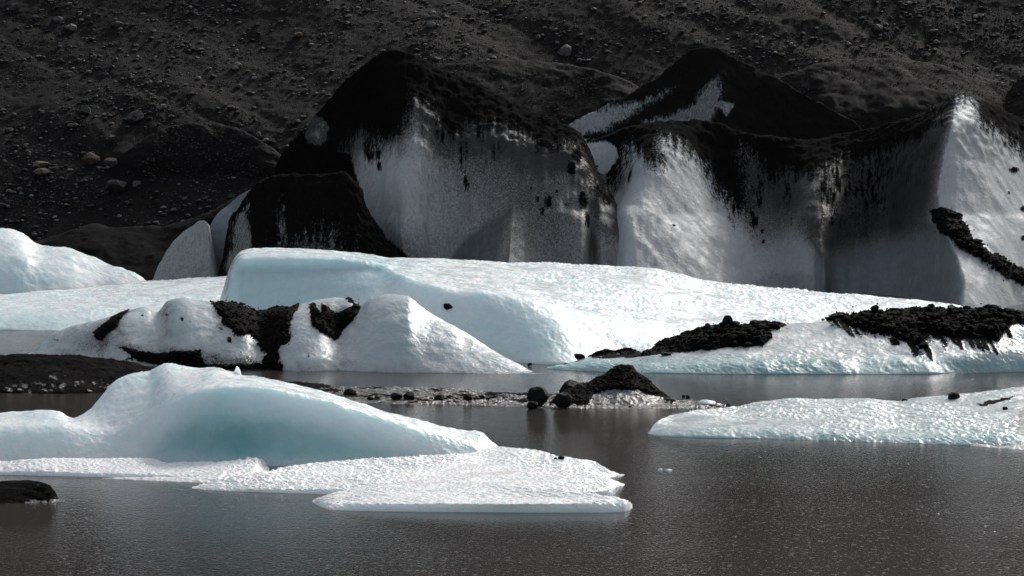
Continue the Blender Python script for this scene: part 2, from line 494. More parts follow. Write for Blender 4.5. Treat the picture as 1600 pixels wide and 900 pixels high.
_rock_meshes = {}
def boulder(name, mat, loc, size, seed, dims=(1, 1, .8), lv=3, cuts=9, lump=.3, depth=(.62, .9), rotz=0.0, shade=.5, sink=.3, smooth=False):
    key = (mat.name, seed, lv, cuts, round(shade, 2), smooth, depth)
    if key not in _rock_meshes:
        V, Fc = rock_shape(lv, seed, cuts, lump, depth)
        sh = np.clip(shade + 0.25 * fbm(V[:, 0] * 2, V[:, 1] * 2, V[:, 2] * 2, 2), 0, 1)
        o = mesh_obj(name, V, Fc, mat, None, {'shade': sh}, smooth, origin=(0, 0, 0)); _rock_meshes[key] = o.data
    else:
        o = bpy.data.objects.new(name, _rock_meshes[key]); C.objects.link(o)
    o.scale = (size * dims[0], size * dims[1], size * dims[2]); o.rotation_euler = (0, 0, rotz)
    o.location = (loc[0], loc[1], loc[2] + size * dims[2] * (0.75 - sink))
    return o

# ------------------------------------------------------------------ debris patches lying on a body
def patch(name, host, poly, thick=0.12, clump=0.12, step=1.6, ragged=4.0, rocks=60, rsize=(0.05, 0.16), mat=None, streak=(1, 1),
          label='', cat=None, cf=1.0, rise=0.0, wid=9.0):
    P = np.array(poly, float)
    x0, y0 = P.min(0) - 8; x1, y1 = P.max(0) + 8
    px = np.arange(x0, x1, step); py = np.arange(y1, y0, -step)
    PX, PY = np.meshgrid(px, py)
    wx = fbm(PX * .05 * streak[0], PY * .05 * streak[1], PX * 0 + P[0, 0], 4, 0.6) * ragged * 2.4
    wy = fbm(PX * .05 * streak[0], PY * .05 * streak[1], PX * 0 + 40 + P[0, 1], 4, 0.6) * ragged * 1.6
    hx = fbm(PX * .22 * streak[0], PY * .22 * streak[1], PX * 0 + 5 + P[0, 0], 3, 0.6) * ragged * 1.6
    s = sdpoly(PX + wx + hx, PY + wy - hx, poly)
    Y = surfY(host, PX, PY)
    cover = np.clip((s + 1.5) / wid, -0.6, 1)
    X = (PX - 800) * Y / F; Z = H - (PY - HY) * Y / F
    off = thick * np.where(cover > 0, np.sqrt(np.clip(cover, 0, 1)), cover) + 0.012
    cl = clump * (0.35 + fbm(X * 2.2 * cf, Y * 2.2 * cf, Z * 3 * cf, 5, 0.62)) * np.clip(cover, 0, 1)
    Y2 = Y - (off + cl) * 0.8; Z2 = Z + (off + cl) * 0.45 * np.clip(cover, -0.2, 1) + rise * np.clip(cover, 0, 1)
    Vg = np.stack([X, Y2, Z2], -1)
    keep = (s > -2.0)
    fq = grid_faces(*PX.shape)
    kf = keep.ravel()[fq].all(1); fq = fq[kf]
    used, inv = np.unique(fq, return_inverse=True)
    V = Vg.reshape(-1, 3)[used]; fq = inv.reshape(-1, 4)
    # triangulate so that stones can be joined into the same mesh
    tri = np.concatenate([fq[:, [0, 1, 2]], fq[:, [0, 2, 3]]])
    if rocks:
        cand = np.where((s > 1.0).ravel())[0]
        pick = rng.choice(cand, rocks); pos = Vg.reshape(-1, 3)[pick]
        size = rsize[0] + (rsize[1] - rsize[0]) * rng.random(rocks) ** 3
        RV, RF, _ = rock_cloud(pos, size, 1, rng, .75)
        tri = np.concatenate([tri, RF + len(V)]); V = np.concatenate([V, RV])
        cand = np.where(((s > -9.0) & (s < 1.0)).ravel()); cand = cand[0]
        nh = rocks // 2; pick = rng.choice(cand, nh); pos = np.stack([X, Y - .02, Z + .01], -1).reshape(-1, 3)[pick]
        keepn = rng.random(nh) < np.exp(s.ravel()[pick] / 4.0)
        RV, RF, _ = rock_cloud(pos[keepn], rsize[0] * (.35 + .6 * rng.random(keepn.sum())), 0, rng, .75)
        tri = np.concatenate([tri, RF + len(V)]); V = np.concatenate([V, RV])
    o = mesh_obj(name, V, tri, mat or M_DEB, None, None, False)
    tag(o, label, cat, kind='stuff')
    return o

# streaky warp used for the masks of the cliffs
def warped(px, py, ax=5, ay=22, seed=0.0):
    w = fbm(px * .16, py * .02, px * 0 + seed, 5, 0.72)
    w2 = fbm(px * .03, py * .03, px * 0 + 9 + seed, 3)
    return px + w2 * ax * 2, py + w * ay * 2
def pm(px, py, poly, soft=10.0):
    return np.clip(0.5 + sdpoly(px, py, poly) / (2 * soft), 0, 1)
def union(*a):
    r = a[0]
    for b in a[1:]: r = np.maximum(r, b)
    return r
def gauss(px, py, cx, cy, sx, sy): return np.exp(-((px - cx) / sx) ** 2 - ((py - cy) / sy) ** 2)
def spots(px, py, cl):
    r = np.zeros(px.shape)
    for cx, cy, sx, sy in cl: r = np.maximum(r, gauss(px, py, cx, cy, sx, sy))
    return r

def steep_groove(px, py, P, n): return np.clip(1.2 - n[..., 2] * 1.3, 0, 1)
def topside(px, py, P, n): return np.clip((n[..., 2] - 0.25) / 0.4, 0, 1)
def topw(lo, hi): return lambda px, py, P, n: sstep(lo, hi, n[..., 2])

# ============================================================ the big dirty ice cliffs
# --- main dome
sil = [(430, 262), (445, 240), (470, 203), (485, 184), (505, 160), (530, 128), (555, 106), (580, 84), (600, 74), (625, 73), (655, 84), (690, 104),
       (740, 128), (790, 148), (840, 172), (880, 192), (900, 204), (914, 222), (930, 258), (948, 296), (970, 335), (1000, 390)]
def d_dirt(px, py, P):
    wx, wy = warped(px, py, 5, 16)
    cap = [(420, 60), (420, 300), (455, 262), (500, 290), (530, 262), (541, 226), (560, 208), (600, 222), (618, 214), (637, 192), (645, 150), (664, 160), (690, 205), (712, 212),
           (733, 190), (762, 196), (792, 200), (826, 214), (842, 236), (865, 232), (900, 222), (935, 300), (965, 320), (1000, 380), (1010, 60)]
    m = pm(wx, wy, cap, 26)
    hole = pm(px + fbm(px * .1, py * .1, px * 0, 3) * 8, py, [(474, 190), (486, 180), (504, 184), (516, 200), (512, 218), (492, 242), (480, 224), (473, 206)], 5)
    m = m - hole * (.95 + .9 * fbm(px * .12, py * .1, px * 0 + 21, 4, .6))
    left = pm(wx, py, [(400, 200), (545, 240), (560, 285), (572, 330), (600, 370), (640, 400), (640, 480), (400, 480)], 6)
    strk = np.clip(fbm(px * .16, py * .02, px * 0 + 3, 4, .6) * 1.6 + .45, 0, 1)
    st = spots(px, py, [(722, 240, 9, 36), (728, 285, 7, 18), (775, 235, 8, 25), (580, 235, 16, 30), (700, 205, 25, 30), (760, 205, 30, 18)]) * strk * 1.15
    sp = spots(px, py, [(840, 312, 4, 6), (857, 318, 7, 12), (847, 332, 4, 8), (912, 312, 9, 16), (916, 345, 5, 14), (893, 262, 9, 12), (884, 322, 3, 4), (903, 240, 12, 14),
                        (940, 290, 10, 16), (950, 310, 6, 12), (870, 300, 3, 4), (830, 295, 2, 3), (590, 240, 7, 10), (592, 258, 4, 10)])
    fine = np.clip((fbm(px * .13, py * .09, px * 0 + 6, 3, .6) - .22) * 5, 0, 1) * (gauss(px, py, 910, 280, 60, 50) + gauss(px, py, 590, 240, 25, 40) + .5 * gauss(px, py, 780, 230, 70, 40))
    return union(m, left, st, sp * (0.7 + .5 * strk), fine * .8)
def d_grime(px, py, P):
    g0 = 0.38 + 0.0 * px
    wx, wy = warped(px, py, 5, 14)
    g0 = g0 + .75 * pm(wx, wy, [(420, 60), (420, 300), (541, 250), (560, 225), (618, 228), (645, 165), (690, 225), (733, 215), (792, 225), (842, 256), (900, 245), (940, 330), (1000, 380), (1010, 60)], 32)
    g0 = g0 + 0.32 * gauss(px, py, 850, 300, 110, 120) + .28 * gauss(px, py, 740, 210, 80, 70) - .25 * gauss(px, py, 620, 280, 40, 75) - .18 * gauss(px, py, 930, 245, 25, 25) - (.42 + .5 * fbm(px * .15, py * .06, px * 0 + 8, 3)) * gauss(px, py, 496, 205, 18, 30)
    g0 = g0 + .25 * sstep(330, 400, py) * gauss(px, py, 600, 400, 80, 90)
    return np.clip(g0, 0, 1)
def d_blue_shade(px, py, P):
    tri = pm(px, py, [(806, 316), (795, 345), (775, 420), (690, 420), (725, 370), (760, 345)], 7)  # shade on the wedge's left side, painted into the ice colour
    return union(tri, .85 * gauss(px, py, 925, 390, 11, 36), .25 + .3 * sstep(330, 420, py))  # crease darkened in the colour too, over an even blue-grey tint
def d_relief(px, py):
    # wedge with its shaded side to the left, crease at the right end, vertical flutes
    apex = np.clip((py - 316) / 90, 0, 1.3)
    e = 803 - 8 * apex
    left = np.clip(1 - (e - px) / (90 * apex + 1e-3), 0, 1) * (px < e)
    right = np.clip(1 - (px - e) / (75 * apex + 1e-3), 0, 1) * (px >= e)
    w = -2.6 * apex * (left ** 1.2 + right ** 1.5)
    cr = 1.6 * gauss(px, py, 924, 400, 9, 60)
    fl = .16 * fbm(px * .09, py * .008, px * 0, 3)
    return w + cr + fl - 1.2 * gauss(px, py, 625, 290, 60, 90) + .8 * gauss(px, py, 690, 330, 40, 90)
dome = loft('debris_capped_ice_cliff', M_CLIFF, 430, 1000, 360,
     [('z', 0, [(430, 184), (545, 181), (570, 178), (640, 173.5), (700, 174), (790, 172), (860, 172), (905, 171), (925, 172), (935, 172.5), (1000, 173)]),
      ('p', [(430, 340), (900, 332), (960, 360), (1000, 405)], [(430, 187), (545, 183), (590, 179), (640, 177), (700, 177.5), (800, 176), (900, 176), (1000, 174.5)]),
      ('p', [(430, 290), (500, 250), (560, 210), (645, 170), (700, 208), (840, 228), (890, 240), (930, 285), (960, 330), (1000, 395)], [(430, 188.5), (545, 185), (640, 181), (800, 180.5), (890, 179.5), (1000, 176)]),
      ('p', sil, [(430, 189), (520, 187), (600, 186), (800, 185.5), (900, 182.5), (1000, 177)])],
     [(70, 1.3), (60, 1.0), (50, 1.1)], back=7, relief=d_relief, smooth=12, drop=-1.5,
     disp=[('n', (.3, .3, .10), .40, 3), ('n', (1.6, 1.6, .25), .06, 4), ('n', 1.4, .22, 4, lambda px, py, P, n: sstep(6, 10, P[..., 2]))],
     masks=dict(dirt=d_dirt, grime=d_grime, blue=d_blue_shade), dirt_clump=.06)
tag(dome.obj, 'tallest grey ice cliff with a black gravel cap and a domed summit, left of centre', 'ice cliff')

# --- right wall with the sharp peak
sil2 = [(880, 205), (905, 212), (925, 214), (950, 205), (985, 195), (1035, 187), (1080, 183), (1110, 185), (1150, 199), (1200, 209), (1250, 215), (1300, 211), (1340, 205), (1380, 195),
        (1420, 186), (1455, 170), (1478, 155), (1494, 144), (1503, 141), (1515, 148), (1540, 159), (1570, 171), (1600, 181), (1680, 205), (1780, 240)]
def w_dirt(px, py, P):
    wx, wy = warped(px, py, 5, 20, 2.2)
    cap = [(870, 60), (870, 230), (905, 222), (918, 232), (930, 265), (944, 292), (962, 308), (974, 262), (986, 236), (1003, 248), (1022, 262), (1036, 250), (1034, 222), (1050, 224),
           (1075, 240), (1100, 262), (1120, 300), (1148, 330), (1170, 330), (1168, 285), (1163, 236), (1185, 255), (1205, 285), (1235, 268), (1265, 272), (1290, 262), (1330, 250),
           (1380, 240), (1420, 225), (1455, 200), (1480, 178), (1499, 152), (1514, 152), (1528, 190), (1548, 208), (1575, 220), (1600, 242), (1700, 300), (1800, 330), (1800, 60)]
    m = pm(wx, wy, cap, 28)
    hole = pm(px + fbm(px * .08, py * .08, px * 0, 3) * 7, py, [(921, 224), (945, 220), (962, 230), (964, 240), (952, 262), (942, 268), (928, 248)], 4)
    m = m - hole * 1.2
    strk = np.clip(fbm(px * .18, py * .03, px * 0 + 3, 4, .6) * 1.8 + .5, 0, 1)
    st = spots(px, py, [(1145, 320, 16, 40), (1175, 340, 12, 40), (1185, 300, 15, 30), (1230, 300, 10, 30), (1237, 345, 4, 14), (985, 275, 6, 25), (1300, 300, 30, 60), (1350, 290, 40, 50)]) * strk
    sp = spots(px, py, [(1191, 362, 3, 4), (1193, 378, 3, 4), (1577, 300, 3, 3), (1600, 325, 6, 5), (1598, 372, 5, 5), (1052, 353, 3, 2), (1585, 265, 8, 5)])
    fade = (.34 + .3 * fbm((px + py) * .05, (px - py) * .012, px * 0 + 31, 4, .65)) * pm(px, py, [(1250, 200), (1480, 140), (1497, 165), (1488, 215), (1465, 290), (1400, 350), (1320, 385), (1290, 360), (1240, 330)], 40)
    return union(m, st * 1.05, sp, fade * (1.0 + .3 * strk))
def w_grime_shade(px, py, P):  # real grime, plus light and shade of the wall painted in
    g0 = .10 + .20 * sstep(1130, 1200, px) * sstep(1500, 1440, px) * sstep(400, 350, py) + 0 * px
    g0 = g0 + .50 * pm(px + 10 * fbm(px * .03, py * .03, px * 0, 3), py, [(1285, 230), (1480, 150), (1500, 150), (1484, 220), (1466, 300), (1440, 340), (1400, 372), (1330, 400), (1290, 410), (1262, 370), (1275, 320)], 22)
    wx, wy = warped(px, py, 5, 16, 2.2)
    g0 = g0 + .5 * pm(wx, wy, [(1040, 60), (1040, 215), (1100, 262), (1130, 320), (1160, 345), (1185, 300), (1240, 310), (1290, 290), (1380, 270), (1450, 220), (1499, 152), (1514, 152), (1548, 210), (1600, 245), (1800, 330), (1800, 60)], 26)
    g0 = g0 + .45 * gauss(px, py, 1235, 300, 55, 60) + .3 * gauss(px, py, 1190, 350, 35, 80) + .22 * sstep(400, 460, py) * (px < 1300)
    g0 = g0 + .20 * sstep(1500, 1560, px) * sstep(330, 200, py) + .3 * sstep(230, 330, py) * gauss(px, py, 1590, 330, 60, 80) - .3 * pm(px, py, [(985, 240), (1040, 230), (1150, 370), (1190, 430), (970, 420)], 15)  # last term paints the sunlit face lighter
    g0 = g0 + .3 * gauss(px, py, 1285, 310, 30, 70)
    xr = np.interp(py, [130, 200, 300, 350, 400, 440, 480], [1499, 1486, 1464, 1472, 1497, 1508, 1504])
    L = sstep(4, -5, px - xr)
    g0 = g0 * np.where(px > xr, .55, 1) + L * sstep(1330, 1430, px) * np.where(py < 350, .22 * (1 - np.exp(np.minimum(px - xr, 0) / 30)) + .08, .24 + 0 * px)  # painted shading: darker left of the ridge, lighter on its right
    return np.clip(g0, 0, 1)
def w_blue_shade(px, py, P):
    low = pm(px, py, [(1270, 378), (1400, 345), (1464, 345), (1474, 352), (1497, 400), (1507, 440), (1502, 475), (1270, 480)], 4)  # shaded triangle left of the ridge, darkened in the colour
    return union(.85 * low, .75 * gauss(px, py, 1230, 440, 60, 26), .15 + .35 * gauss(px, py, 1230, 390, 70, 80))
def w_relief(px, py):
    e = 1262 + np.interp(py, [330, 370, 400, 450], [10, 0, 20, 20])
    crease = -.9 * np.clip((px - e) / 5, 0, 1) * np.exp(-np.clip(px - e, 0, None) / 38) * sstep(320, 375, py) * (px > e)
    xr = np.interp(py, [130, 200, 300, 350, 400, 440, 480], [1499, 1486, 1464, 1472, 1497, 1508, 1504]); q = px - xr
    crease = crease - 2.2 * np.where(q < 0, np.exp(q / 46), np.exp(-q / 60)) * sstep(145, 200, py)
    fl = .14 * fbm(px * .08, py * .012, px * 0 + 5, 3) + .35 * np.sin((px - 1290) / 14.0) * gauss(px, py, 1330, 430, 60, 50) * .6
    return crease + fl + 3.6 * gauss(px, py, 1385, 345, 55, 85)
wall = loft('sharp_peaked_ice_cliff', M_CLIFF, 880, 1780, 520,
     [('z', 0, [(880, 179), (940, 176), (975, 170), (1060, 171.5), (1150, 175.5), (1200, 177), (1262, 175.5), (1284, 174.5), (1300, 176), (1350, 176), (1400, 174), (1450, 169), (1500, 162), (1540, 163), (1600, 168), (1700, 177), (1780, 185)]),
      ('p', [(880, 335), (1780, 335)], [(880, 182), (940, 182), (980, 175), (1060, 178), (1150, 182.5), (1200, 183), (1262, 178.5), (1284, 178), (1340, 179.5), (1400, 178.5), (1445, 174), (1462, 171), (1480, 170.5), (1540, 171.5), (1600, 175), (1780, 190)]),
      ('p', [(880, 240), (960, 300), (1040, 235), (1130, 280), (1300, 250), (1500, 185), (1600, 250), (1780, 320)], [(880, 185), (940, 184.5), (1000, 180), (1060, 181.5), (1150, 185), (1200, 185.5), (1270, 183.5), (1340, 184.5), (1400, 183), (1455, 178.5), (1488, 176), (1520, 176.5), (1600, 180), (1780, 193)]),
      ('p', sil2, [(880, 187.5), (1100, 187.5), (1300, 187.5), (1440, 184.5), (1503, 180), (1560, 183), (1600, 185), (1780, 197)])],
     [(80, 1.15), (55, 1.0), (45, 1.1)], back=7, relief=w_relief, smooth=12, drop=-1.5,
     disp=[('n', (.3, .3, .10), .3, 3), ('n', (1.5, 1.5, .25), .055, 4), ('n', 1.4, .2, 4, lambda px, py, P, n: sstep(6, 10, P[..., 2]))],
     masks=dict(dirt=w_dirt, grime=w_grime_shade, blue=w_blue_shade), dirt_clump=.06)
tag(wall.obj, 'long ice cliff ending in a sharp peak at the right, black gravel along its crest', 'ice cliff')
patch('debris_band', wall, [(1452, 330), (1468, 324), (1490, 328), (1502, 340), (1520, 368), (1548, 395), (1562, 398), (1580, 412), (1610, 425), (1640, 450), (1640, 480), (1600, 447), (1560, 424), (1520, 398), (1490, 380), (1462, 355)],
      .25, .3, 1.5, 4, 200, (.06, .25), label='slanting band of black gravel crossing the bright right end of the ice cliff', cat='gravel', streak=(1.2, 1.2))

# --- dark rounded block in front of the dome
def p_dirt(px, py, P):
    wx, wy = warped(px, py, 5, 12, 4)
    m = .9 - 1.0 * pm(wx, wy, [(352, 420), (372, 360), (384, 320), (392, 400), (376, 440)], 8)
    strk = np.clip(fbm(px * .15, py * .02, px * 0 + 7, 3) * 2 + .3, 0, 1)
    return m - .62 * (.45 + .55 * strk) * (gauss(px, py, 500, 400, 55, 50) + gauss(px, py, 440, 360, 8, 45))
bpy_ = loft('dark_ice_block', M_CLIFF, 336, 660, 200,
     [('z', 0, [(336, 174), (400, 170), (500, 169), (600, 170), (660, 172)]),
      ('p', [(336, 452), (350, 400), (362, 352), (375, 322), (387, 302), (400, 285), (430, 277), (470, 273), (530, 275), (553, 290), (570, 322), (590, 360), (622, 396), (660, 458)], [(336, 175), (400, 174.5), (560, 174), (660, 173)])],
     [(110, 1.35)], back=[(336, 2), (450, 6), (660, 2)], smooth=3,
     disp=[('n', .35, .5, 3), ('n', 1.8, .16, 4)],
     masks=dict(dirt=p_dirt, grime=lambda px, py, P: .6 + 0 * px, blue=lambda px, py, P: .6 + 0 * px), dirt_clump=.15)
tag(bpy_.obj, 'rounded black gravel-covered ice block at the left foot of the tallest cliff', 'ice block')

# --- pale fins
f1 = loft('ice_fin', M_CLIFF, 226, 346, 90,
     [('z', 0, [(226, 177.5), (346, 177)]),
      ('p', [(226, 452), (236, 440), (250, 410), (262, 390), (275, 374), (300, 352), (318, 344), (327, 351), (333, 380), (346, 456)], [(226, 178.5), (300, 181), (346, 178)])],
     [(60, 1.5)], back=[(226, .5), (300, 3), (346, .5)], smooth=2, disp=[('n', (.5, .5, .2), .25, 3), ('n', (2, 2, .5), .05, 3)],
     masks=dict(grime=lambda px, py, P: .38 + 0 * px, blue=lambda px, py, P: .45 + 0 * px))
tag(f1.obj, 'small rounded grey ice fin low at the left foot of the cliffs', 'ice block')
f2 = loft('ice_fin', M_CLIFF, 316, 410, 80,
     [('z', 0, [(316, 180), (410, 177)]),
      ('p', [(316, 440), (325, 362), (334, 344), (352, 322), (375, 305), (392, 296), (410, 300)], [(316, 181), (360, 183), (410, 182)])],
     [(70, 1.4)], back=[(316, 1), (360, 3), (410, 3)], smooth=2, disp=[('n', (.5, .5, .2), .25, 3), ('n', (2, 2, .5), .05, 3)],
     masks=dict(grime=lambda px, py, P: .25 + 0 * px, blue=lambda px, py, P: 1.0 - .3 * gauss(px, py, 350, 350, 30, 40)))
tag(f2.obj, 'dark bluish ice fin standing between the rounded grey fin and the black ice block', 'ice block')

# --- long low black ridge at the far left
lo = loft('gravel_ridge', M_DEB, -420, 440, 300,
     [('z', 0, [(-420, 182), (440, 181)]),
      ('p', [(-420, 430), (-250, 400), (-100, 395), (0, 385), (60, 378), (105, 361), (150, 352), (200, 357), (250, 355), (300, 340), (340, 322), (385, 300), (410, 285), (440, 262)], [(-420, 186), (440, 189)])],
     [(60, 1.2)], back=10, smooth=2, disp=[('n', .3, .35, 3), ('n', 1.6, .10, 4)])
tag(lo.obj, 'low smooth black gravel ridge running left from the cliffs to the lagoon', 'gravel ridge')

# --- rear peak
def n_dirt(px, py, P):
    wx = px + 6 * fbm(px * .06, py * .06, px * 0 + 2, 3); wy = py + 8 * fbm(px * .06, py * .06, px * 0 + 12, 3)
    a = (.62 + .38 * sstep(980, 900, px)) * pm(wx, wy, [(884, 200), (905, 184), (932, 172), (960, 162), (1000, 158), (1038, 140), (1062, 132), (1040, 150), (1010, 168), (985, 188), (945, 205), (905, 212)], 9)
    b = pm(wx, wy, [(1005, 196), (1025, 184), (1040, 182), (1075, 170), (1100, 145), (1122, 122), (1126, 140), (1122, 165), (1110, 190), (1060, 215)], 10)
    c = pm(wx, py, [(1117, 164), (1126, 158), (1145, 164), (1137, 176), (1134, 183), (1126, 172)], 2)
    return 1 - union(a, b, c * 1.2)
M_REAR = ice_mat('rear_peak_ice', (0.42, 0.455, 0.465), (0.10, 0.13, 0.145), (0.085, 0.08, 0.07), (0.0105, 0.0098, 0.009), sss=0.0, streak=True, rough=0.6, bumpd=0.05)
rear = loft('rear_ice_peak', M_REAR, 870, 1360, 300,
     [('z', 0, [(870, 194), (1000, 192), (1125, 190), (1140, 192), (1360, 194)]),
      ('p', [(870, 208), (890, 193), (930, 174), (980, 150), (1030, 118), (1060, 91), (1085, 77), (1110, 76), (1140, 87), (1180, 105), (1220, 125), (1250, 142), (1300, 170), (1360, 208)], [(870, 197), (1100, 200), (1360, 198)])],
     [(130, 1.1)], back=5, smooth=2, relief=lambda px, py: -1.6 * np.clip(1 - np.abs(px - (1126 + (py - 120) * .15)) / 60, 0, 1),
     disp=[('n', .3, .45, 3), ('n', 1.4, .16, 4)],
     masks=dict(dirt=n_dirt, grime=lambda px, py, P: .34 + .2 * sstep(1000, 1060, px), blue=lambda px, py, P: .3 + 0 * px), dirt_clump=.1)
tag(rear.obj, 'gravel-covered ice peak behind the cliffs, with pale ice patches along its left side', 'ice cliff')

# --- smooth gravel mounds at the foot of the hill
MOUNDS = []
def mound(x0, x1, crest, bulge, pyf, label):
    q = np.linspace(x0, x1, 25); tp = np.clip(np.minimum(q - x0, x1 - q) / (.3 * (x1 - x0)), 0, 1); tp = tp * tp * (3 - 2 * tp)
    cy = pchip(crest, q); cy = cy + (1 - tp) * 10
    my = cy * .5 + pyf * .5
    yc = on_hill(q, cy)[1]; ym = on_hill(q, my)[1]; yf = on_hill(q, q * 0 + pyf)[1]
    L = lambda v: [(float(i), float(j)) for i, j in zip(q, v)]
    b = loft('gravel_mound', M_SAND, x0, x1, 220,
         [('p', [(x0, pyf), (x1, pyf)], L(yf + .6 + .8 * (1 - tp))), ('p', L(my), L(ym - bulge * .55 * tp + 1.0 * (1 - tp))), ('p', L(cy), L(yc - bulge * .75 * tp + 1.2 * (1 - tp)))],
         [(40, 1.1), (40, 1.2)], back=[(x0, 1), ((x0 + x1) / 2, 8), (x1, 1)], smooth=6, drop=-3, disp=[('n', .15, .5, 3), ('n', .9, .2, 4), ('n', 4, .06, 3)])
    tag(b.obj, label, kind='structure'); MOUNDS.append((b, x0, x1, crest, pyf))
mound(140, 500, [(140, 300), (180, 252), (220, 218), (270, 196), (320, 190), (370, 200), (410, 224), (450, 248), (500, 300)], 3.0, 292, 'smooth dark gravel mound at the foot of the hillside, far left')
mound(560, 1100, [(560, 180), (620, 112), (660, 98), (720, 92), (800, 92), (860, 95), (920, 106), (990, 125), (1040, 142), (1100, 160)], 4.0, 260, 'smooth dark gravel mound behind the tallest cliff')
mound(1100, 1640, [(1100, 128), (1180, 122), (1240, 106), (1300, 92), (1370, 86), (1440, 92), (1500, 106), (1560, 120), (1640, 150)], 4.5, 260, 'broad dark gravel mound behind the right ice cliff')
mound(1530, 1900, [(1530, 190), (1555, 150), (1600, 112), (1650, 92), (1750, 80), (1900, 120)], 6.0, 260, 'dark gravel mound at the far right edge')

# ============================================================ clean icebergs
SC_TOP = [('c', (2.4, 1.5, 1.5), .045, 2, topw(.55, .85), .5), ('n', (5, 4, 4), .02, 2, topw(.3, .8))]
# left hump + floe
hump = loft('small_iceberg', M_ICE, -260, 262, 230,
     [('z', 0, [(-260, 163), (262, 163)]),
      ('p', [(-260, 470), (-200, 400), (-100, 362), (-30, 356), (0, 357), (20, 360), (40, 368), (54, 380), (72, 386), (105, 387), (130, 395), (160, 407), (185, 416), (205, 425), (228, 438), (262, 464)], [(-260, 167), (0, 171), (120, 170), (262, 165)])],
     [(120, [(-260, 1.5), (40, 2.2), (120, 1.6), (262, 1.2)])], back=[(-260, 2), (0, 8), (262, 2)], smooth=4,
     disp=[('n', .4, .22, 3), ('c', (2.2, 1.6, 1.6), .03, 2, topw(.4, .8), .4)],
     masks=dict(blue=lambda px, py, P: .35 * sstep(380, 450, py) * sstep(150, 20, px) + .05, grime=lambda px, py, P: 0 * px))
tag(hump.obj, 'smooth white ice hump at the left edge, behind the flat floe', 'iceberg')
floeB = loft('ice_floe', M_ICE, -260, 480, 330,
     [('w', [(-260, 518), (0, 516), (100, 517), (200, 515), (300, 512), (480, 505)]),
      ('p', [(-260, 484), (0, 482), (150, 480), (300, 476), (480, 470)], [(-260, 151.5), (0, 152), (480, 155)]),
      ('p', [(-260, 456), (0, 456), (110, 450), (228, 439), (300, 435), (360, 432), (480, 428)], [(-260, 165), (0, 165), (480, 168)])],
     [(50, 1.5), (110, 1)], back=5, smooth=3,
     disp=[('n', .35, .14, 3), ('c', (3.0, 1.7, 1.7), .045, 3, topw(.5, .8), .5), ('n', (3, 3, 3), .02, 3)],
     masks=dict(blue=lambda px, py, P: .12 + .25 * sstep(475, 510, py)))
tag(floeB.obj, 'flat white pitted ice floe at left between the smooth hump and the dirty iceberg', 'ice floe')
# long berg
def c_blue(px, py, P):
    face = pm(px, py, [(340, 560), (352, 440), (368, 400), (500, 398), (560, 402), (610, 418), (618, 432), (590, 455), (560, 480), (500, 560)], 9)
    low = sstep(455, 520, py + (px - 800) * .0) * sstep(1050, 850, px)
    return union(.42 * face * sstep(385, 430, py), .5 * gauss(px, py, 590, 420, 45, 22), .26 * low) + .10
def c_relief(px, py):
    # the right lobe bulges in front of the block's face
    k = sstep(575, 625, px + (py - 440) * .55)
    return 1.3 * (1 - k) * sstep(345, 380, px) * sstep(400, 430, py)
longb = loft('long_iceberg', M_ICE, 336, 1580, 720,
     [('w', [(336, 552), (400, 553), (500, 556), (600, 560), (700, 563), (770, 564), (870, 570), (950, 566), (1100, 560), (1300, 550), (1500, 540), (1580, 534)]),
      ('p', [(336, 551), (347, 478), (356, 434), (366, 408), (380, 397), (450, 394), (540, 400), (590, 410), (640, 436), (700, 452), (800, 462), (900, 482), (1000, 505), (1100, 520), (1300, 528), (1580, 533)],
            [(336, 140), (380, 140.5), (540, 141), (590, 140), (640, 136), (700, 134.5), (800, 134.5), (900, 135), (1100, 137), (1300, 139), (1580, 141)]),
      ('p', [(336, 551), (344, 490), (350, 458), (358, 424), (366, 403), (380, 392), (400, 389), (450, 388), (500, 390), (540, 394), (620, 401), (700, 407), (800, 412), (960, 415), (1010, 418), (1060, 428), (1110, 441), (1200, 449), (1300, 458), (1400, 468), (1480, 476), (1580, 492)],
            [(336, 141), (380, 143), (500, 145), (600, 149), (800, 152), (1100, 152), (1580, 150)])],
     [(60, [(336, 2.0), (560, 2.0), (640, 1.5), (1000, 1.2), (1580, 1)]), (150, [(336, 1), (600, 1), (700, 1.25), (1000, 1.3), (1580, 1)])],
     back=[(336, 1.5), (380, 5), (1580, 5)], smooth=4, usm=0, relief=c_relief,
     disp=[('n', .22, .28, 3), ('c', (3.4, 1.7, 1.7), .055, 3, lambda px, py, P, n: topw(.7, .93)(px, py, P, n) * (.25 + .75 * sstep(640, 900, px + (460 - py) * 2)), .45),
           ('n', (2.6, 1.6, 2.2), .03, 4, topw(.5, .9)), ('n', (1.5, 1.5, .5), .03, 3)],
     masks=dict(blue=c_blue))
tag(longb.obj, 'long pale blue iceberg with steep left face and glittering top sloping down to the right', 'iceberg')
patch('dirt_spot', longb, [(694, 476), (702, 475), (706, 480), (700, 483), (694, 481)], .03, .03, .8, 1, 4, (.04, .08), label='tiny dark dirt spot on the blue flank of the long iceberg', cat='dirt', wid=3)

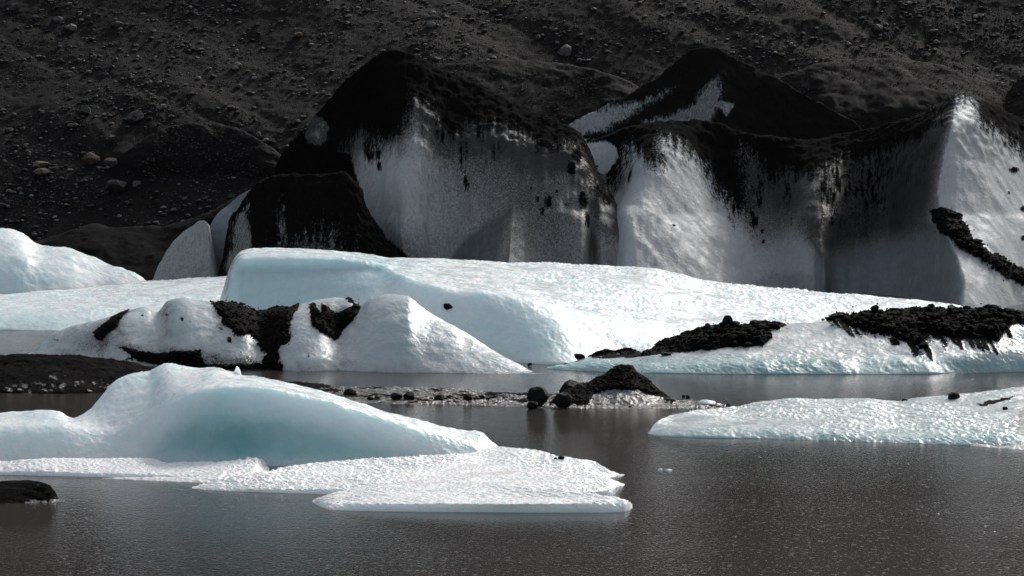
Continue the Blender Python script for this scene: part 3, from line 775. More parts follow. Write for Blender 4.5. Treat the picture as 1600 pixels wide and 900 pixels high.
# dirty-sided berg
def e_relief(px, py):
    r = 1.0 * gauss(px, py, 412, 530, 26, 60) + .6 * gauss(px, py, 225, 490, 16, 40) - .5 * gauss(px, py, 180, 520, 30, 60) + .7 * gauss(px, py, 255, 520, 22, 60) - .9 * gauss(px, py, 300, 520, 35, 60)
    r *= .55
    r += -.6 * gauss(px, py, 470, 540, 35, 60) + 1.0 * gauss(px, py, 536, 520, 26, 50) - .6 * gauss(px, py, 620, 520, 50, 80)
    return r
def e_grime(px, py, P):
    g0 = .06 + .30 * np.clip(fbm(px * .04, py * .05, px * 0 + 8, 4, .6) * 2, 0, 1) * (px < 600) + .5 * gauss(px, py, 150, 535, 60, 30) + .26 * gauss(px, py, 262, 510, 14, 40) + .22 * sstep(1, 0, (575 - py) / 16) * (px < 840) + .12 * gauss(px, py, 340, 530, 60, 60) + .15 * gauss(px, py, 520, 560, 60, 22)
    wx = px + 10 * fbm(px * .08, py * .08, px * 0, 3); wy = py + 10 * fbm(px * .08, py * .08, px * 0 + 5, 3)
    g0 = g0 + .42 * union(pm(wx, wy, [(329, 471), (378, 474), (456, 479), (451, 530), (438, 574), (408, 574), (400, 540), (352, 515)], 14), pm(wx, wy, [(484, 474), (562, 470), (553, 505), (527, 540), (486, 500)], 12), pm(wx, wy, [(202, 482), (150, 515), (155, 535), (190, 505)], 10), pm(wx, wy, [(188, 540), (314, 546), (440, 566), (440, 578), (262, 574)], 9))
    return g0
def e_dirt(px, py, P):
    return spots(px + 3 * fbm(px * .1, py * .1, px * 0, 3), py, [(222, 494, 5, 4), (285, 498, 5, 5), (262, 493, 5, 2.5), (268, 477, 2, 2), (376, 550, 3, 3), (483, 553, 3, 9), (345, 515, 5, 7), (358, 531, 6, 7), (464, 485, 3, 3), (88, 531, 5, 3), (205, 560, 14, 7)]) * (.62 + .5 * fbm(px * .25, py * .25, px * 0 + 3, 3))
dirty = loft('dirty_iceberg', M_GREYICE, 36, 856, 520,
     [('w', [(36, 556), (100, 561), (200, 570), (300, 575), (430, 578), (600, 581), (700, 583), (800, 584), (856, 584)]),
      ('p', [(36, 555), (45, 552), (60, 540), (85, 521), (110, 510), (150, 502), (175, 492), (200, 484), (225, 480), (245, 489), (262, 472), (290, 466), (310, 470), (330, 472), (378, 476), (405, 488), (430, 482), (470, 474), (520, 466), (540, 466), (562, 475), (580, 466), (610, 459), (635, 461), (655, 477), (690, 498), (730, 522), (770, 547), (800, 563), (835, 580), (856, 583.5)],
            [(36, 134.5), (100, 135), (200, 134), (300, 133), (420, 132.5), (610, 131), (700, 129.5), (856, 126)])],
     [(150, [(36, 1.3), (300, 1.7), (450, 1.6), (610, 1.5), (750, 1.2), (856, 1)])], back=[(36, .5), (150, 3), (600, 3.5), (800, 1.5), (856, .3)], smooth=2, relief=e_relief,
     disp=[('n', .6, .13, 3), ('n', (2.2, 2.2, 1.4), .022, 4), ('c', (3.6, 2.6, 2.6), .012, 2, topw(.35, .7), .3)],
     masks=dict(dirt=e_dirt, grime=e_grime, blue=lambda px, py, P: .16 + .3 * gauss(px, py, 640, 520, 40, 40)), dirt_clump=.03)
tag(dirty.obj, 'white iceberg with thick black gravel streaks down its face, in the left middle', 'iceberg')
patch('gravel_streak', dirty, [(329, 471), (345, 472), (378, 474), (405, 487), (428, 480), (456, 479), (470, 474), (458, 490), (453, 500), (451, 530), (440, 540), (434, 546), (438, 574), (408, 574), (414, 552), (400, 532), (390, 519), (378, 524), (368, 524), (352, 508), (350, 494), (338, 486)],
      .12, .14, 1.0, 3.2, 260, (.04, .13), label='largest black gravel streak running from the crest to the waterline of the dirty iceberg', cat='gravel', streak=(1.3, 1.1), wid=6)
patch('gravel_streak', dirty, [(484, 476), (490, 474), (498, 486), (504, 492), (502, 474), (509, 478), (518, 486), (528, 490), (540, 484), (549, 477), (538, 467), (545, 466), (562, 475), (563, 482), (553, 500), (540, 514), (527, 533), (514, 524), (498, 516), (490, 508), (486, 495)],
      .10, .12, 1.0, 2.0, 160, (.04, .12), label='V-shaped black gravel patch left of the rounded summit of the dirty iceberg', cat='gravel', wid=6)
patch('gravel_streak', dirty, [(202, 484), (192, 488), (176, 496), (160, 508), (146, 518), (148, 527), (158, 530), (166, 522), (178, 512), (186, 500)],
      .07, .09, 1.0, 2.5, 60, (.03, .09), label='thin black gravel streak slanting along the left shoulder of the dirty iceberg', cat='gravel', wid=5)
patch('gravel_streak', dirty, [(188, 543), (210, 546), (236, 551), (262, 553), (268, 549), (290, 549), (314, 548), (316, 562), (320, 570), (408, 568), (440, 570), (440, 578), (330, 580), (262, 574), (215, 562)],
      .10, .10, 1.0, 2.4, 170, (.04, .11), label='black gravel strip along the waterline of the dirty iceberg', cat='gravel', wid=5)

# right berg with debris on top
def r_grime(px, py, P):
    dr = [(1330, 525), (1420, 540), (1450, 560), (1480, 545), (1550, 560), (1600, 540), (1700, 540), (1700, 480), (1300, 485)]
    return .04 + .5 * pm(px, py, dr, 12) * np.clip(fbm(px * .12 + py * -.09, py * .05, px * 0 + 4, 3) * 2 + .5, 0, 1) + .25 * gauss(px, py, 1520, 575, 60, 20)
def r_dirt(px, py, P):
    dr = [(1300, 510), (1340, 524), (1400, 528), (1425, 545), (1452, 560), (1448, 540), (1470, 530), (1500, 540), (1530, 545), (1548, 556), (1556, 530), (1575, 510), (1610, 500), (1610, 478), (1300, 480)]
    st = np.clip(fbm(px * .13 - py * .1, py * .045, px * 0 + 4, 4, .6) * 1.8 + .5, 0, 1)
    return np.maximum(pm(px, py, dr, 14) * (.42 + 1.0 * st), spots(px + (py - 540) * -.4, py, [(1447, 552, 6, 16), (1425, 548, 7, 12), (1549, 548, 6, 18), (1500, 540, 6, 12), (1475, 540, 6, 12), (1400, 535, 8, 10), (1350, 522, 10, 8), (1585, 515, 6, 16)]) * (.5 + .7 * st))
rightb = loft('debris_topped_iceberg', M_GREYICE, 856, 1860, 560,
     [('w', [(856, 576), (900, 579), (1000, 583), (1200, 585), (1400, 585), (1600, 581), (1860, 577)]),
      ('p', [(856, 576), (900, 571), (1000, 566), (1200, 560), (1400, 556), (1600, 545), (1860, 545)], [(856, 127.8), (1000, 126.8), (1200, 126.6), (1400, 126.8), (1600, 127.5), (1860, 129)]),
      ('p', [(856, 575), (880, 569), (900, 563), (925, 557), (985, 550), (1020, 546), (1060, 533), (1100, 522), (1150, 512), (1225, 508), (1290, 502), (1340, 494), (1400, 490), (1500, 484), (1560, 481), (1600, 487), (1700, 500), (1860, 540)],
            [(856, 128), (1000, 131), (1200, 131.5), (1600, 132), (1860, 131)])],
     [(36, 1.6), (110, 1.15)], back=[(856, .6), (1000, 2.5), (1600, 5), (1860, 2)], smooth=3,
     disp=[('n', .5, .16, 3), ('c', (5.0, 2.6, 3.0), .026, 3, topw(.3, .7), .8), ('n', (5, 3, 4), .02, 2)],
     masks=dict(dirt=r_dirt, grime=r_grime, blue=lambda px, py, P: .10 + .6 * sstep(548, 570, py)), dirt_clump=.06)
tag(rightb.obj, 'low iceberg at the right edge with black rubble heaped along its top', 'iceberg')
patch('rubble_pile', rightb, [(998, 553), (1018, 545), (1030, 535), (1052, 527), (1080, 518), (1104, 508), (1112, 512), (1128, 507), (1138, 502), (1160, 508), (1175, 508), (1190, 503), (1212, 503), (1232, 508), (1222, 511), (1200, 515), (1206, 524), (1200, 532), (1190, 538), (1120, 545), (1040, 550), (1008, 557)],
      .30, .42, 1.2, 2.0, 420, (.05, .24), label='long heap of black rubble on the left half of the low right iceberg', cat='rubble', wid=10, cf=1.3, rise=.05)
patch('rubble_pile', rightb, [(1284, 499), (1300, 492), (1318, 489), (1330, 492), (1350, 486), (1380, 484), (1440, 480), (1500, 481), (1560, 480), (1575, 486), (1610, 492), (1610, 505), (1585, 502), (1570, 515), (1560, 535), (1545, 530), (1520, 528), (1500, 532), (1470, 524), (1440, 520), (1450, 540), (1435, 546), (1415, 535), (1390, 524), (1350, 518), (1330, 508), (1300, 502)],
      .22, .30, 1.2, 4.0, 480, (.05, .22), label='broad sheet of black rubble over the right crest of the low right iceberg', cat='rubble', wid=10, cf=1.3, streak=(1.4, .8), rise=.04)

patch('rubble_pile', rightb, [(920, 557), (932, 550), (948, 546), (958, 549), (966, 547), (980, 544), (992, 547), (1002, 553), (985, 556), (965, 555), (945, 558)],
      .12, .16, 1.0, 1.2, 70, (.04, .12), label='low thin run of black rubble trailing left from the long heap to the berg tip', cat='rubble', wid=5, cf=1.6)

# ============================================================ dark mound at left, gravel bar, cone
def f_dirt(px, py, P):
    st = np.clip(fbm(px * .07 - py * .05, py * .12, px * 0 + 4, 4, .6) * 2.2 + .5, 0, 1)
    lowm = pm(px, py, [(-200, 596), (0, 598), (60, 590), (75, 574), (110, 586), (160, 588), (200, 600), (200, 620), (-200, 620)], 9)
    return 1 - lowm * (.1 + .6 * st) * .8
fm = loft('black_ice_mound', M_WETICE, -240, 330, 260,
     [('w', [(-240, 612), (0, 614), (100, 615), (170, 613), (330, 606)]),
      ('p', [(-240, 600), (-150, 566), (0, 557), (60, 554), (120, 556), (180, 563), (230, 573), (262, 584), (330, 605)], [(-240, 118), (0, 122), (200, 121.5), (330, 119.5)])],
     [(80, 1.3)], back=3, smooth=2, disp=[('n', .7, .12, 3), ('n', (3, 3, 3), .06, 3), ('c', (5, 2, 4), .03, 2)], masks=dict(dirt=f_dirt, grime=lambda px, py, P: .62 + 0 * px), dirt_clump=.03)
tag(fm.obj, 'low black gravel-covered ice mound at the left edge, behind the front iceberg', 'ice block')
sp = loft('gravel_spit', M_DEB, 360, 552, 120,
     [('w', [(360, 600), (430, 606), (480, 610), (530, 614), (552, 615)]),
      ('p', [(360, 592), (400, 591), (440, 595), (480, 598), (510, 602), (532, 609), (552, 614.8)], [(360, 122), (440, 121), (552, 117.3)])],
     [(24, 1.3)], back=1.5, smooth=1, disp=[('n', 3, .1, 3)])
tag(sp.obj, 'thin black gravel spit poking out behind the front iceberg', 'gravel spit')
def bar_dirt(px, py, P):
    return np.clip(.40 + fbm(px * .03, py * .25, px * 0 + 4, 4, .6) * .9 + .35 * gauss(px, py, 810, 613, 60, 4) - .5 * sstep(628, 634, py), 0, 1)
bar = loft('gravel_bar', M_WETICE, 500, 1160, 520,
     [('w', [(500, 628), (560, 630), (700, 633), (830, 637), (1000, 639), (1120, 639), (1160, 638)]),
      ('p', [(500, 606), (540, 604), (600, 604), (700, 606), (760, 612), (830, 615), (900, 617), (1050, 622), (1090, 626), (1125, 632), (1160, 637.5)], [(500, 118.5), (700, 118), (830, 116), (1050, 114.4), (1160, 111.8)])],
     [(44, 1.8)], back=1.0, smooth=1, disp=[('n', 1.2, .05, 3), ('c', (4.5, 2.2, 2), .045, 2), ('n', 9, .02, 2)], masks=dict(dirt=bar_dirt, grime=lambda px, py, P: .62 + 0 * px), edge=25)
tag(bar.obj, 'low glistening bar of wet gritty ice stretching across the middle of the lagoon', 'gravel bar')
cone_sil = [(850, 634), (866, 624), (878, 613), (905, 604), (935, 590), (955, 578), (963, 573), (970, 571), (985, 571), (996, 582), (1013, 594), (1030, 611), (1046, 622), (1072, 635)]
def cone_dirt(px, py, P):
    wx = px + 10 * fbm(px * .1, py * .1, px * 0, 3); wy = py + 7 * fbm(px * .1, py * .2, px * 0 + 3, 3)
    return pm(wx, wy, [(840, 560), (860, 640), (918, 640), (924, 616), (942, 607), (966, 606), (1000, 608), (1020, 614), (1040, 624), (1052, 640), (1070, 560)], 3.5)
cone = loft('gravel_cone', M_WETICE, 850, 1072, 220,
     [('w', [(850, 634), (900, 635), (1000, 636), (1072, 635)]), ('p', cone_sil, [(850, 113), (970, 115.2), (1072, 112.8)])],
     [(90, 1.0)], back=[(850, .3), (970, 2.2), (1072, .3)], smooth=1, disp=[('n', 1.5, .10, 3), ('n', 6, .05, 3)],
     masks=dict(dirt=cone_dirt, grime=lambda px, py, P: .55 + 0 * px), dirt_clump=.05)
tag(cone.obj, 'pointed black gravel cone with a pale wet ice skirt, rising from the gravel bar', 'gravel cone')
patch('cone_rubble', cone, [(880, 615), (905, 606), (935, 592), (956, 580), (966, 572), (986, 572), (996, 583), (1012, 595), (1030, 612), (1044, 622), (1020, 616), (995, 609), (966, 607), (940, 609), (926, 616), (918, 630), (885, 630)],
      .06, .09, .9, 1.2, 420, (.03, .075), label='crust of black pebbles covering the upper part of the gravel cone', cat='pebbles', wid=4, cf=2.5)

def water_boulder(px, pyb, rpx, label, seed, asp=.9, group=None, name='boulder', z=0.0, Y=None, cuts=12, lv=3, mat=None, depth=(.78, .97)):
    Yb = wY(pyb) * (1 - z / H) if Y is None else Y
    s = rpx * 1.12 * Yb / F
    o = boulder(name, mat or M_BLACK, ((px - 800) * Yb / F, Yb + s * .6, z), s, seed, (1, 1, asp), lv=lv, cuts=cuts, lump=.35, depth=depth, rotz=seed * 1.3, shade=.4, sink=-.1 if asp > .7 else .1)
    tag(o, label, 'boulder', group)
    return o
water_boulder(840, 635, 15.5, 'largest round black boulder standing at the edge of the gravel bar', 21, .95)
water_boulder(832, 637, 7.5, 'small black stone leaning against the foot of the largest round boulder', 22, .8, Y=111.2)
water_boulder(880, 634, 14, 'second round black boulder, between the largest boulder and the gravel cone', 23, .78, z=.03, Y=111.6)
water_boulder(893, 624, 16, 'black boulder behind the second round boulder, at the left foot of the gravel cone', 24, .95)
water_boulder(910, 626, 13, 'lumpy black rock pressed against the left slope of the gravel cone', 25, 1.0)
water_boulder(1046, 632, 10, 'flat black stone at the right foot of the gravel cone', 26, .6)
water_boulder(546, 621, 9, 'black boulder at the left end of the gravel bar, beside the front iceberg', 27, .72)
water_boulder(619, 627, 8.5, 'left one of the paired round black stones on the gravel bar', 28, .8)
water_boulder(639, 627, 8, 'right one of the paired round black stones on the gravel bar', 29, .85)
water_boulder(686, 627, 7, 'rounded black stone mid bar, left of the tallest stone of its row', 31, .75)
water_boulder(731, 627, 7, 'tallest black stone in the row halfway along the gravel bar', 32, .85)
for i, (px, py, r, lab) in enumerate([
        (578, 626, 5, 'low dark stone on the bar, first right of the front iceberg flank'),
        (590, 625, 5, 'low dark stone left of the paired round stones on the bar'),
        (604, 625, 3, 'speck of black stone just left of the paired round stones'),
        (651, 625, 3, 'speck of black stone just right of the paired round stones'),
        (674, 626, 4, 'low stone touching the left side of the rounded stone mid bar'),
        (697, 626, 4, 'flat stone touching the right side of the rounded stone mid bar'),
        (703, 625, 6, 'middle-sized black stone right of the rounded stone mid bar'),
        (714, 626, 4, 'small stone two left of the tallest stone in the bar row'),
        (722, 626, 4, 'small stone just left of the tallest stone in the bar row'),
        (745, 626, 5, 'small black stone just right of the tallest stone in the bar row'),
        (753, 625, 6, 'middle-sized stone second right of the tallest stone in the bar row'),
        (762, 626, 4, 'small stone third right of the tallest stone in the bar row'),
        (775, 624, 3.5, 'tiny stone standing alone left of the last one in the bar row'),
        (789, 625, 4.5, 'last stone at the right end of the bar row, before the big boulders'),
        (668, 627, 3, 'speck of stone at the left foot of the rounded stone mid bar'),
        (1010, 633, 3, 'tiny stone on the pale skirt below the gravel cone, right of centre'),
        (1075, 622, 3.5, 'small stone at the left corner of the blocky white ice chunk'),
        (1068, 620, 2.5, 'speck of stone furthest left of the ice chunk, up against the cone side'),
        (1083, 628, 2.5, 'speck of stone below the left corner of the ice chunk'),
        (1112, 636, 3, 'small stone below the right end of the ice chunk'),
        (1122, 637, 2.5, 'speck of stone right of the ice chunk near the floe tip'),
        (985, 637, 2.5, 'speck of stone at the waterline below the gravel cone'),
        (1058, 630, 3, 'tiny stone right of the flat stone at the foot of the cone')]):
    water_boulder(px, py, r, lab, 33 + i % 6, .7, group='small black stones on the gravel bar', name='small_stone', lv=2)
water_boulder(1131, 640, 3.5, 'left tiny black stone between the gravel bar and the right floe', 34, .7, name='small_stone', lv=2)
water_boulder(1140, 639, 5, 'right tiny black stone between the gravel bar and the right floe', 35, .8, name='small_stone', lv=2)
# stones beside the debris topped berg
for px, py, r, asp, lab in [(828, 572, 4, .8, 'tiny black stone off the right tip of the dirty iceberg'), (869, 573, 5, .4, 'flat black stone left of the blocky stone at the tip of the low right iceberg'),
                            (884, 574, 8, .55, 'blocky black stone at the left tip of the low right iceberg'), (905, 561, 11, .55, 'peaked black rock farthest left in the rubble of the low right iceberg'),
                            (1040, 557, 12, .4, 'flat black stone below the left end of the long rubble heap')]:
    Yb = float(surfY(rightb, np.array([px]), np.array([py - 1.0]))[0]) if px > 890 else float(wY(py))
    z = max(0.0, H - (py - HY) * Yb / F)
    water_boulder(px, py, r * .85, lab, int(px) % 40 + 5, asp, z=z, Y=Yb - .1, depth=(.5, .85), cuts=16)
for px, py, r, asp, lab in [(1137, 508, 7, 1.1, 'upright black stone crowning the left rubble heap'), (1367, 489, 7.5, .85, 'largest black boulder on the crest of the right rubble sheet'),
                            (1110, 515, 7, .7, 'squat black stone left of the upright one on the left rubble heap'), (1308, 498, 10, .5, 'broad black stone at the left end of the right rubble sheet'),
                            (1488, 484, 9, .5, 'low black stone on the crest above the gravel drips'), (1180, 508, 9, .5, 'low black stone right of the upright one on the left rubble heap')]:
    water_boulder(px, py, r, lab, int(px) % 40 + 5, asp, z=H - (py - HY) * 130.8 / F, Y=130.8, depth=(.5, .85), cuts=16)
# ice chips
def chip(px, pyb, w, hh, label, seed):
    Yb = float(wY(pyb)); s = w * Yb / F
    V, Fc = rock_shape(2, seed, 12, .3, (.5, .85))
    V = V * np.array([s, s * .7, hh * Yb / F]) + np.array([(px - 800) * Yb / F, Yb + s * .5, 0.02])
    z0 = np.zeros(len(V))
    o = mesh_obj('ice_chunk', V, Fc, M_GREYICE, None, {'dirt': z0, 'grime': z0 + .1, 'blue': z0 + .1}, False)
    tag(o, label, 'ice chunk')
chip(1103, 634, 19, 7, 'small blocky white ice chunk floating at the right end of the gravel bar', 5)
chip(1045, 736, 6, 2.5, 'right one of the two tiny ice bits floating on open water', 6)
chip(1031, 735, 4, 2, 'left one of the two tiny ice bits floating on open water', 7)

# ============================================================ front iceberg
gb = empty('front_iceberg', (-8.5, 96.0, 0))
tag(gb, 'nearest big white and teal iceberg with a smooth hump and a flat glittering shelf', 'iceberg')
g_sil = [(-240, 700), (-120, 660), (-40, 648), (0, 645), (30, 643), (70, 641), (92, 643), (104, 650), (114, 655), (128, 648), (145, 635), (158, 618), (172, 601), (190, 588), (212, 581), (235, 578), (246, 570), (262, 566),
         (285, 571), (310, 575), (335, 573), (352, 577), (372, 583), (400, 588), (440, 596), (500, 610), (560, 628), (600, 642), (650, 655), (700, 668), (730, 673), (750, 674), (760, 682), (772, 694), (800, 708)]
def g_blue_shade(px, py, P):
    wy = py + 5 * fbm(px * .02, py * .02, px * 0, 3)
    scoop = pm(px, wy, [(235, 720), (255, 680), (300, 640), (345, 625), (420, 640), (520, 668), (600, 700), (640, 716), (520, 735), (400, 735)], 24)  # teal ice of the hollow, with its underside shade painted in
    rim = gauss(px, py, 200, 610, 50, 40)
    return .08 + .62 * scoop + .25 * gauss(px, wy, 370, 695, 55, 25) + .12 * rim + .08 * sstep(670, 710, py)
def g_relief(px, py):
    return 1.0 * gauss(px, py, 390, 700, 150, 42)
gh = loft('ice_hump', M_ICE, -240, 800, 560,
     [('w', [(-240, 730), (0, 724), (200, 725), (415, 732), (530, 727), (650, 720), (760, 715), (800, 711)]),
      ('p', [(-240, 706), (0, 662), (90, 660), (114, 664), (150, 670), (200, 663), (240, 646), (270, 628), (330, 607), (400, 604), (500, 622), (600, 652), (700, 681), (760, 698), (800, 710)],
            [(-240, 95.5), (0, 96.3), (150, 96.4), (270, 95.6), (350, 95.2), (600, 96), (700, 96.8), (800, 97)]),
      ('p', g_sil, [(-240, 97), (0, 98.3), (110, 97.6), (180, 99.4), (262, 100.2), (400, 99), (600, 98.5), (750, 98.2), (800, 97.4)])],
     [(110, [(-240, 1.5), (0, 1.7), (250, 1.35), (400, 1.25), (600, 1.5), (800, 1.2)]), (60, [(-240, 1.3), (100, 1.3), (140, .85), (230, 1.0), (300, 1.5), (800, 1.4)])],
     back=[(-240, .6), (0, 2.5), (110, 1.5), (262, 3), (600, 2), (800, .4)], parent=gb, smooth=5, usm=120, relief=g_relief,
     disp=[('n', .7, .07, 3), ('c', (4.0, 2.5, 2.5), .022, 2, topw(.55, .9), .4), ('n', (3, 3, 2), .018, 3), ('n', (5, 4, 4), .02, 2, topw(.6, .9))],
     masks=dict(blue=g_blue_shade))
# little spike on the crest
V, Fc = rock_shape(2, 12, 8, .2, (.5, .9))
V = V * np.array([.22, .16, .30]) * np.where(V[:, 2:3] > 0, np.array([[.75, 1, 1.0]]), 1.0)
V[:, 0] *= 1 - .75 * np.clip(V[:, 2] / .4, 0, 1); V[:, 0] += -.02 * V[:, 2]
V = V + np.array([(371 - 800) * 99.0 / F, 99.0, H - (586 - HY) * 99.0 / F])
z0 = np.zeros(len(V)); mesh_obj('ice_spike', V, Fc, M_ICE, gb, {'dirt': z0, 'grime': z0, 'blue': z0}, False)
SHELF = [('n', .5, .06, 2), ('c', (5.0, 3.0, 2.6), .042, 3, topw(.6, .9), .55), ('n', (11, 7, 7), .022, 2, topw(.6, .9))]
sh0 = lambda b: dict(blue=lambda px, py, P: b + .12 * sstep(.22, .05, P[..., 2]))
loft('ice_shelf', M_SNOWICE, 300, 976, 460,
     [('w', [(300, 763), (330, 766), (400, 769), (500, 772), (620, 776), (800, 776), (900, 767), (950, 753), (976, 742)]),
      ('pz', [(300, 762), (330, 763), (400, 765), (500, 764), (620, 765), (800, 764), (900, 757), (950, 747), (976, 741.5)], [(300, .01), (400, .08), (600, .16), (900, .16), (950, .12), (976, 0)]),
      ('pz', [(300, 761), (340, 752), (420, 736), (440, 731), (530, 722), (650, 714), (740, 706), (760, 700), (778, 698), (800, 700), (840, 704), (870, 712), (900, 716), (930, 722), (950, 733), (966, 740), (976, 741.4)], [(300, .02), (440, .35), (770, .45), (900, .32), (950, .15), (976, .0)])],
     [(14, 2.0), (200, 1.0)], back=[(300, .1), (500, 1), (900, .5), (976, .05)], parent=gb, smooth=1, disp=SHELF, masks=sh0(.04), edge=10, drop=-.6)
loft('ice_shelf', M_SNOWICE, 560, 976, 280,
     [('w', [(560, 781), (700, 782), (850, 781), (930, 779), (958, 777), (964, 768), (976, 758)]),
      ('pz', [(560, 780), (700, 777), (850, 774), (930, 769), (960, 764), (976, 757)], [(560, .03), (700, .12), (900, .22), (955, .2), (976, 0)]),
      ('pz', [(560, 778), (640, 752), (750, 738), (850, 733), (920, 738), (950, 746), (976, 756)], [(560, .03), (640, .24), (900, .3), (950, .22), (976, 0)])],
     [(14, 2.4), (110, 1.0)], back=[(560, .1), (900, .3), (976, .05)], parent=gb, smooth=1, disp=SHELF, masks=sh0(.04), edge=6, drop=-.6)
loft('ice_shelf', M_SNOWICE, 488, 988, 380,
     [('w', [(488, 784), (500, 792), (520, 797), (700, 800), (900, 801), (975, 800), (988, 794)]),
      ('pz', [(488, 783), (505, 782), (560, 785), (700, 787), (800, 788), (900, 787), (960, 786), (988, 790)], [(488, .0), (510, .14), (600, .22), (900, .26), (975, .2), (988, .02)]),
      ('pz', [(488, 782), (530, 768), (600, 758), (700, 753), (800, 757), (880, 766), (930, 773), (970, 779), (988, 788)], [(488, .0), (530, .2), (700, .36), (900, .34), (970, .26), (988, .03)])],
     [(26, 3.0), (120, 1.1)], back=[(488, .1), (700, .6), (988, .05)], parent=gb, smooth=1,
     disp=[('n', .5, .05, 2), ('c', (4.4, 1.3, 1.5), .036, 3, topw(.5, .9), .9), ('n', (8, 5, 5), .025, 2, topw(.6, .9))], masks=sh0(.04), edge=6, drop=-.6)
loft('ice_ledge', M_SNOWICE, -240, 421, 380,
     [('w', [(-240, 746), (0, 742), (100, 744), (200, 747), (300, 750), (390, 750), (414, 744), (421, 736)]),
      ('pz', [(-240, 740), (0, 736), (200, 740), (300, 742), (390, 742), (414, 736), (421, 735)], [(-240, .1), (390, .12), (421, 0)]),
      ('pz', [(-240, 722), (0, 720), (60, 718), (100, 716), (200, 715), (235, 716), (260, 721), (330, 721), (370, 718), (395, 716), (410, 718), (421, 732)], [(-240, .3), (200, .38), (260, .25), (400, .36), (421, .02)])],
     [(12, 2.0), (70, 1.0)], back=[(-240, .6), (400, .4), (421, .05)], parent=gb, smooth=1, disp=SHELF[:1] + [('c', (4.6, 3.2, 3), .045, 3, topw(.5, .9), .5), ('n', (8, 6, 5), .035, 2)], masks=sh0(.03), edge=6, drop=-.6)
loft('ice_ledge', M_SNOWICE, 160, 560, 240,
     [('w', [(160, 748), (260, 752), (330, 755), (420, 759), (500, 760), (560, 758)]),
      ('pz', [(160, 747), (260, 745), (340, 743), (420, 737), (500, 730), (560, 727)], [(160, .02), (300, .1), (420, .2), (560, .25)])],
     [(60, 1.8)], back=.3, parent=gb, smooth=1, disp=[('c', (3.6, 2.0, 2), .05, 2), ('n', (8, 6, 5), .03, 2)], masks=sh0(.03), edge=12, drop=-.6)
for px, py, r, lab in [(877, 718, 5, 'larger one of the two black stones on the glittering front shelf'), (868, 718, 2.5, 'smaller one of the two black stones on the glittering front shelf')]:
    water_boulder(px, py, r, lab, px % 37, .7, z=.34, Y=(H - .34) * F / (py - HY), lv=2)

# black lump bottom left
lump = loft('black_ice_lump', M_WETICE, -90, 112, 150,
     [('w', [(-90, 786), (0, 787), (60, 786), (90, 785), (112, 784)]),
      ('p', [(-90, 776), (-50, 760), (-10, 753), (20, 751), (45, 752), (68, 755), (80, 761), (86, 770), (92, 780), (112, 783.5)], [(-90, 86.5), (20, 87.2), (112, 86)])],
     [(50, 1.6)], back=[(-90, .6), (20, 1.2), (112, .1)], smooth=1, disp=[('n', 1.5, .05, 3), ('n', (3, 5, 9), .05, 4)],
     masks=dict(dirt=lambda px, py, P: .95 - .5 * sstep(776, 784, py) * (px > 40) - .35 * np.clip(fbm(px * .05, py * .4, px * 0, 3) * 3, 0, 1), grime=lambda px, py, P: .5 + 0 * px), dirt_clump=.02)
tag(lump.obj, 'small black slab of gravelly ice floating at the bottom left corner', 'ice block')

# ============================================================ right floe
rf = empty('right_ice_floe', (13, 104, 0))
tag(rf, 'low pitted white ice floe at the right edge, nearest on that side', 'ice floe')
jf = loft('floe_body', M_GREYICE, 1012, 1860, 520,
     [('w', [(1012, 678), (1030, 681), (1060, 683), (1200, 686), (1400, 692), (1525, 697), (1600, 701), (1860, 705)]),
      ('p', [(1012, 675), (1040, 668), (1080, 665), (1200, 668), (1400, 674), (1525, 678), (1860, 684)], [(1012, 103.4), (1060, 103.2), (1200, 102.6), (1400, 101.6), (1600, 100.2), (1860, 99.8)]),
      ('p', [(1012, 673), (1020, 665), (1032, 655), (1060, 648), (1100, 640), (1150, 637), (1200, 627), (1250, 623), (1300, 622), (1350, 621), (1400, 626), (1440, 620), (1500, 617), (1560, 610), (1600, 605), (1700, 596), (1860, 640)],
            [(1012, 104), (1060, 107), (1200, 109.5), (1400, 109), (1600, 108.5), (1860, 106)])],
     [(28, 2.0), (170, 1.1)], back=[(1012, .3), (1200, 1.5), (1860, 2)], parent=rf, smooth=3,
     disp=[('n', .4, .14, 3), ('c', (4.6, 3.0, 2.8), .038, 3, topw(.5, .9), .7), ('n', (6, 4, 4), .018, 3, topw(.4, .8))],
     masks=dict(blue=lambda px, py, P: .16 + .45 * sstep(662, 684, py), grime=lambda px, py, P: .06 + .1 * gauss(px, py, 1300, 650, 150, 20),
                dirt=lambda px, py, P: pm(px + 6 * fbm(px * .1, py * .3, px * 0, 3), py + 3 * fbm(px * .1, py * .3, px * 0 + 3, 3), [(1528, 632), (1552, 627), (1584, 620), (1584, 623), (1556, 631), (1535, 635)], 2) * 1.1), dirt_clump=.03)
loft('floe_lobe', M_GREYICE, 1516, 1860, 200,
     [('w', [(1516, 697), (1540, 699), (1600, 703), (1860, 708)]),
      ('p', [(1516, 696), (1530, 688), (1560, 670), (1600, 640), (1700, 625), (1860, 650)], [(1516, 99.5), (1600, 104), (1860, 102)])],
     [(110, 1.3)], back=1, parent=rf, smooth=2, disp=[('n', .5, .1, 3), ('c', (4.6, 3.0, 2.8), .03, 3, topw(.3, .8), .7), ('n', (6, 4, 4), .018, 3)], masks=dict(blue=lambda px, py, P: .08 + 0 * px), edge=10)
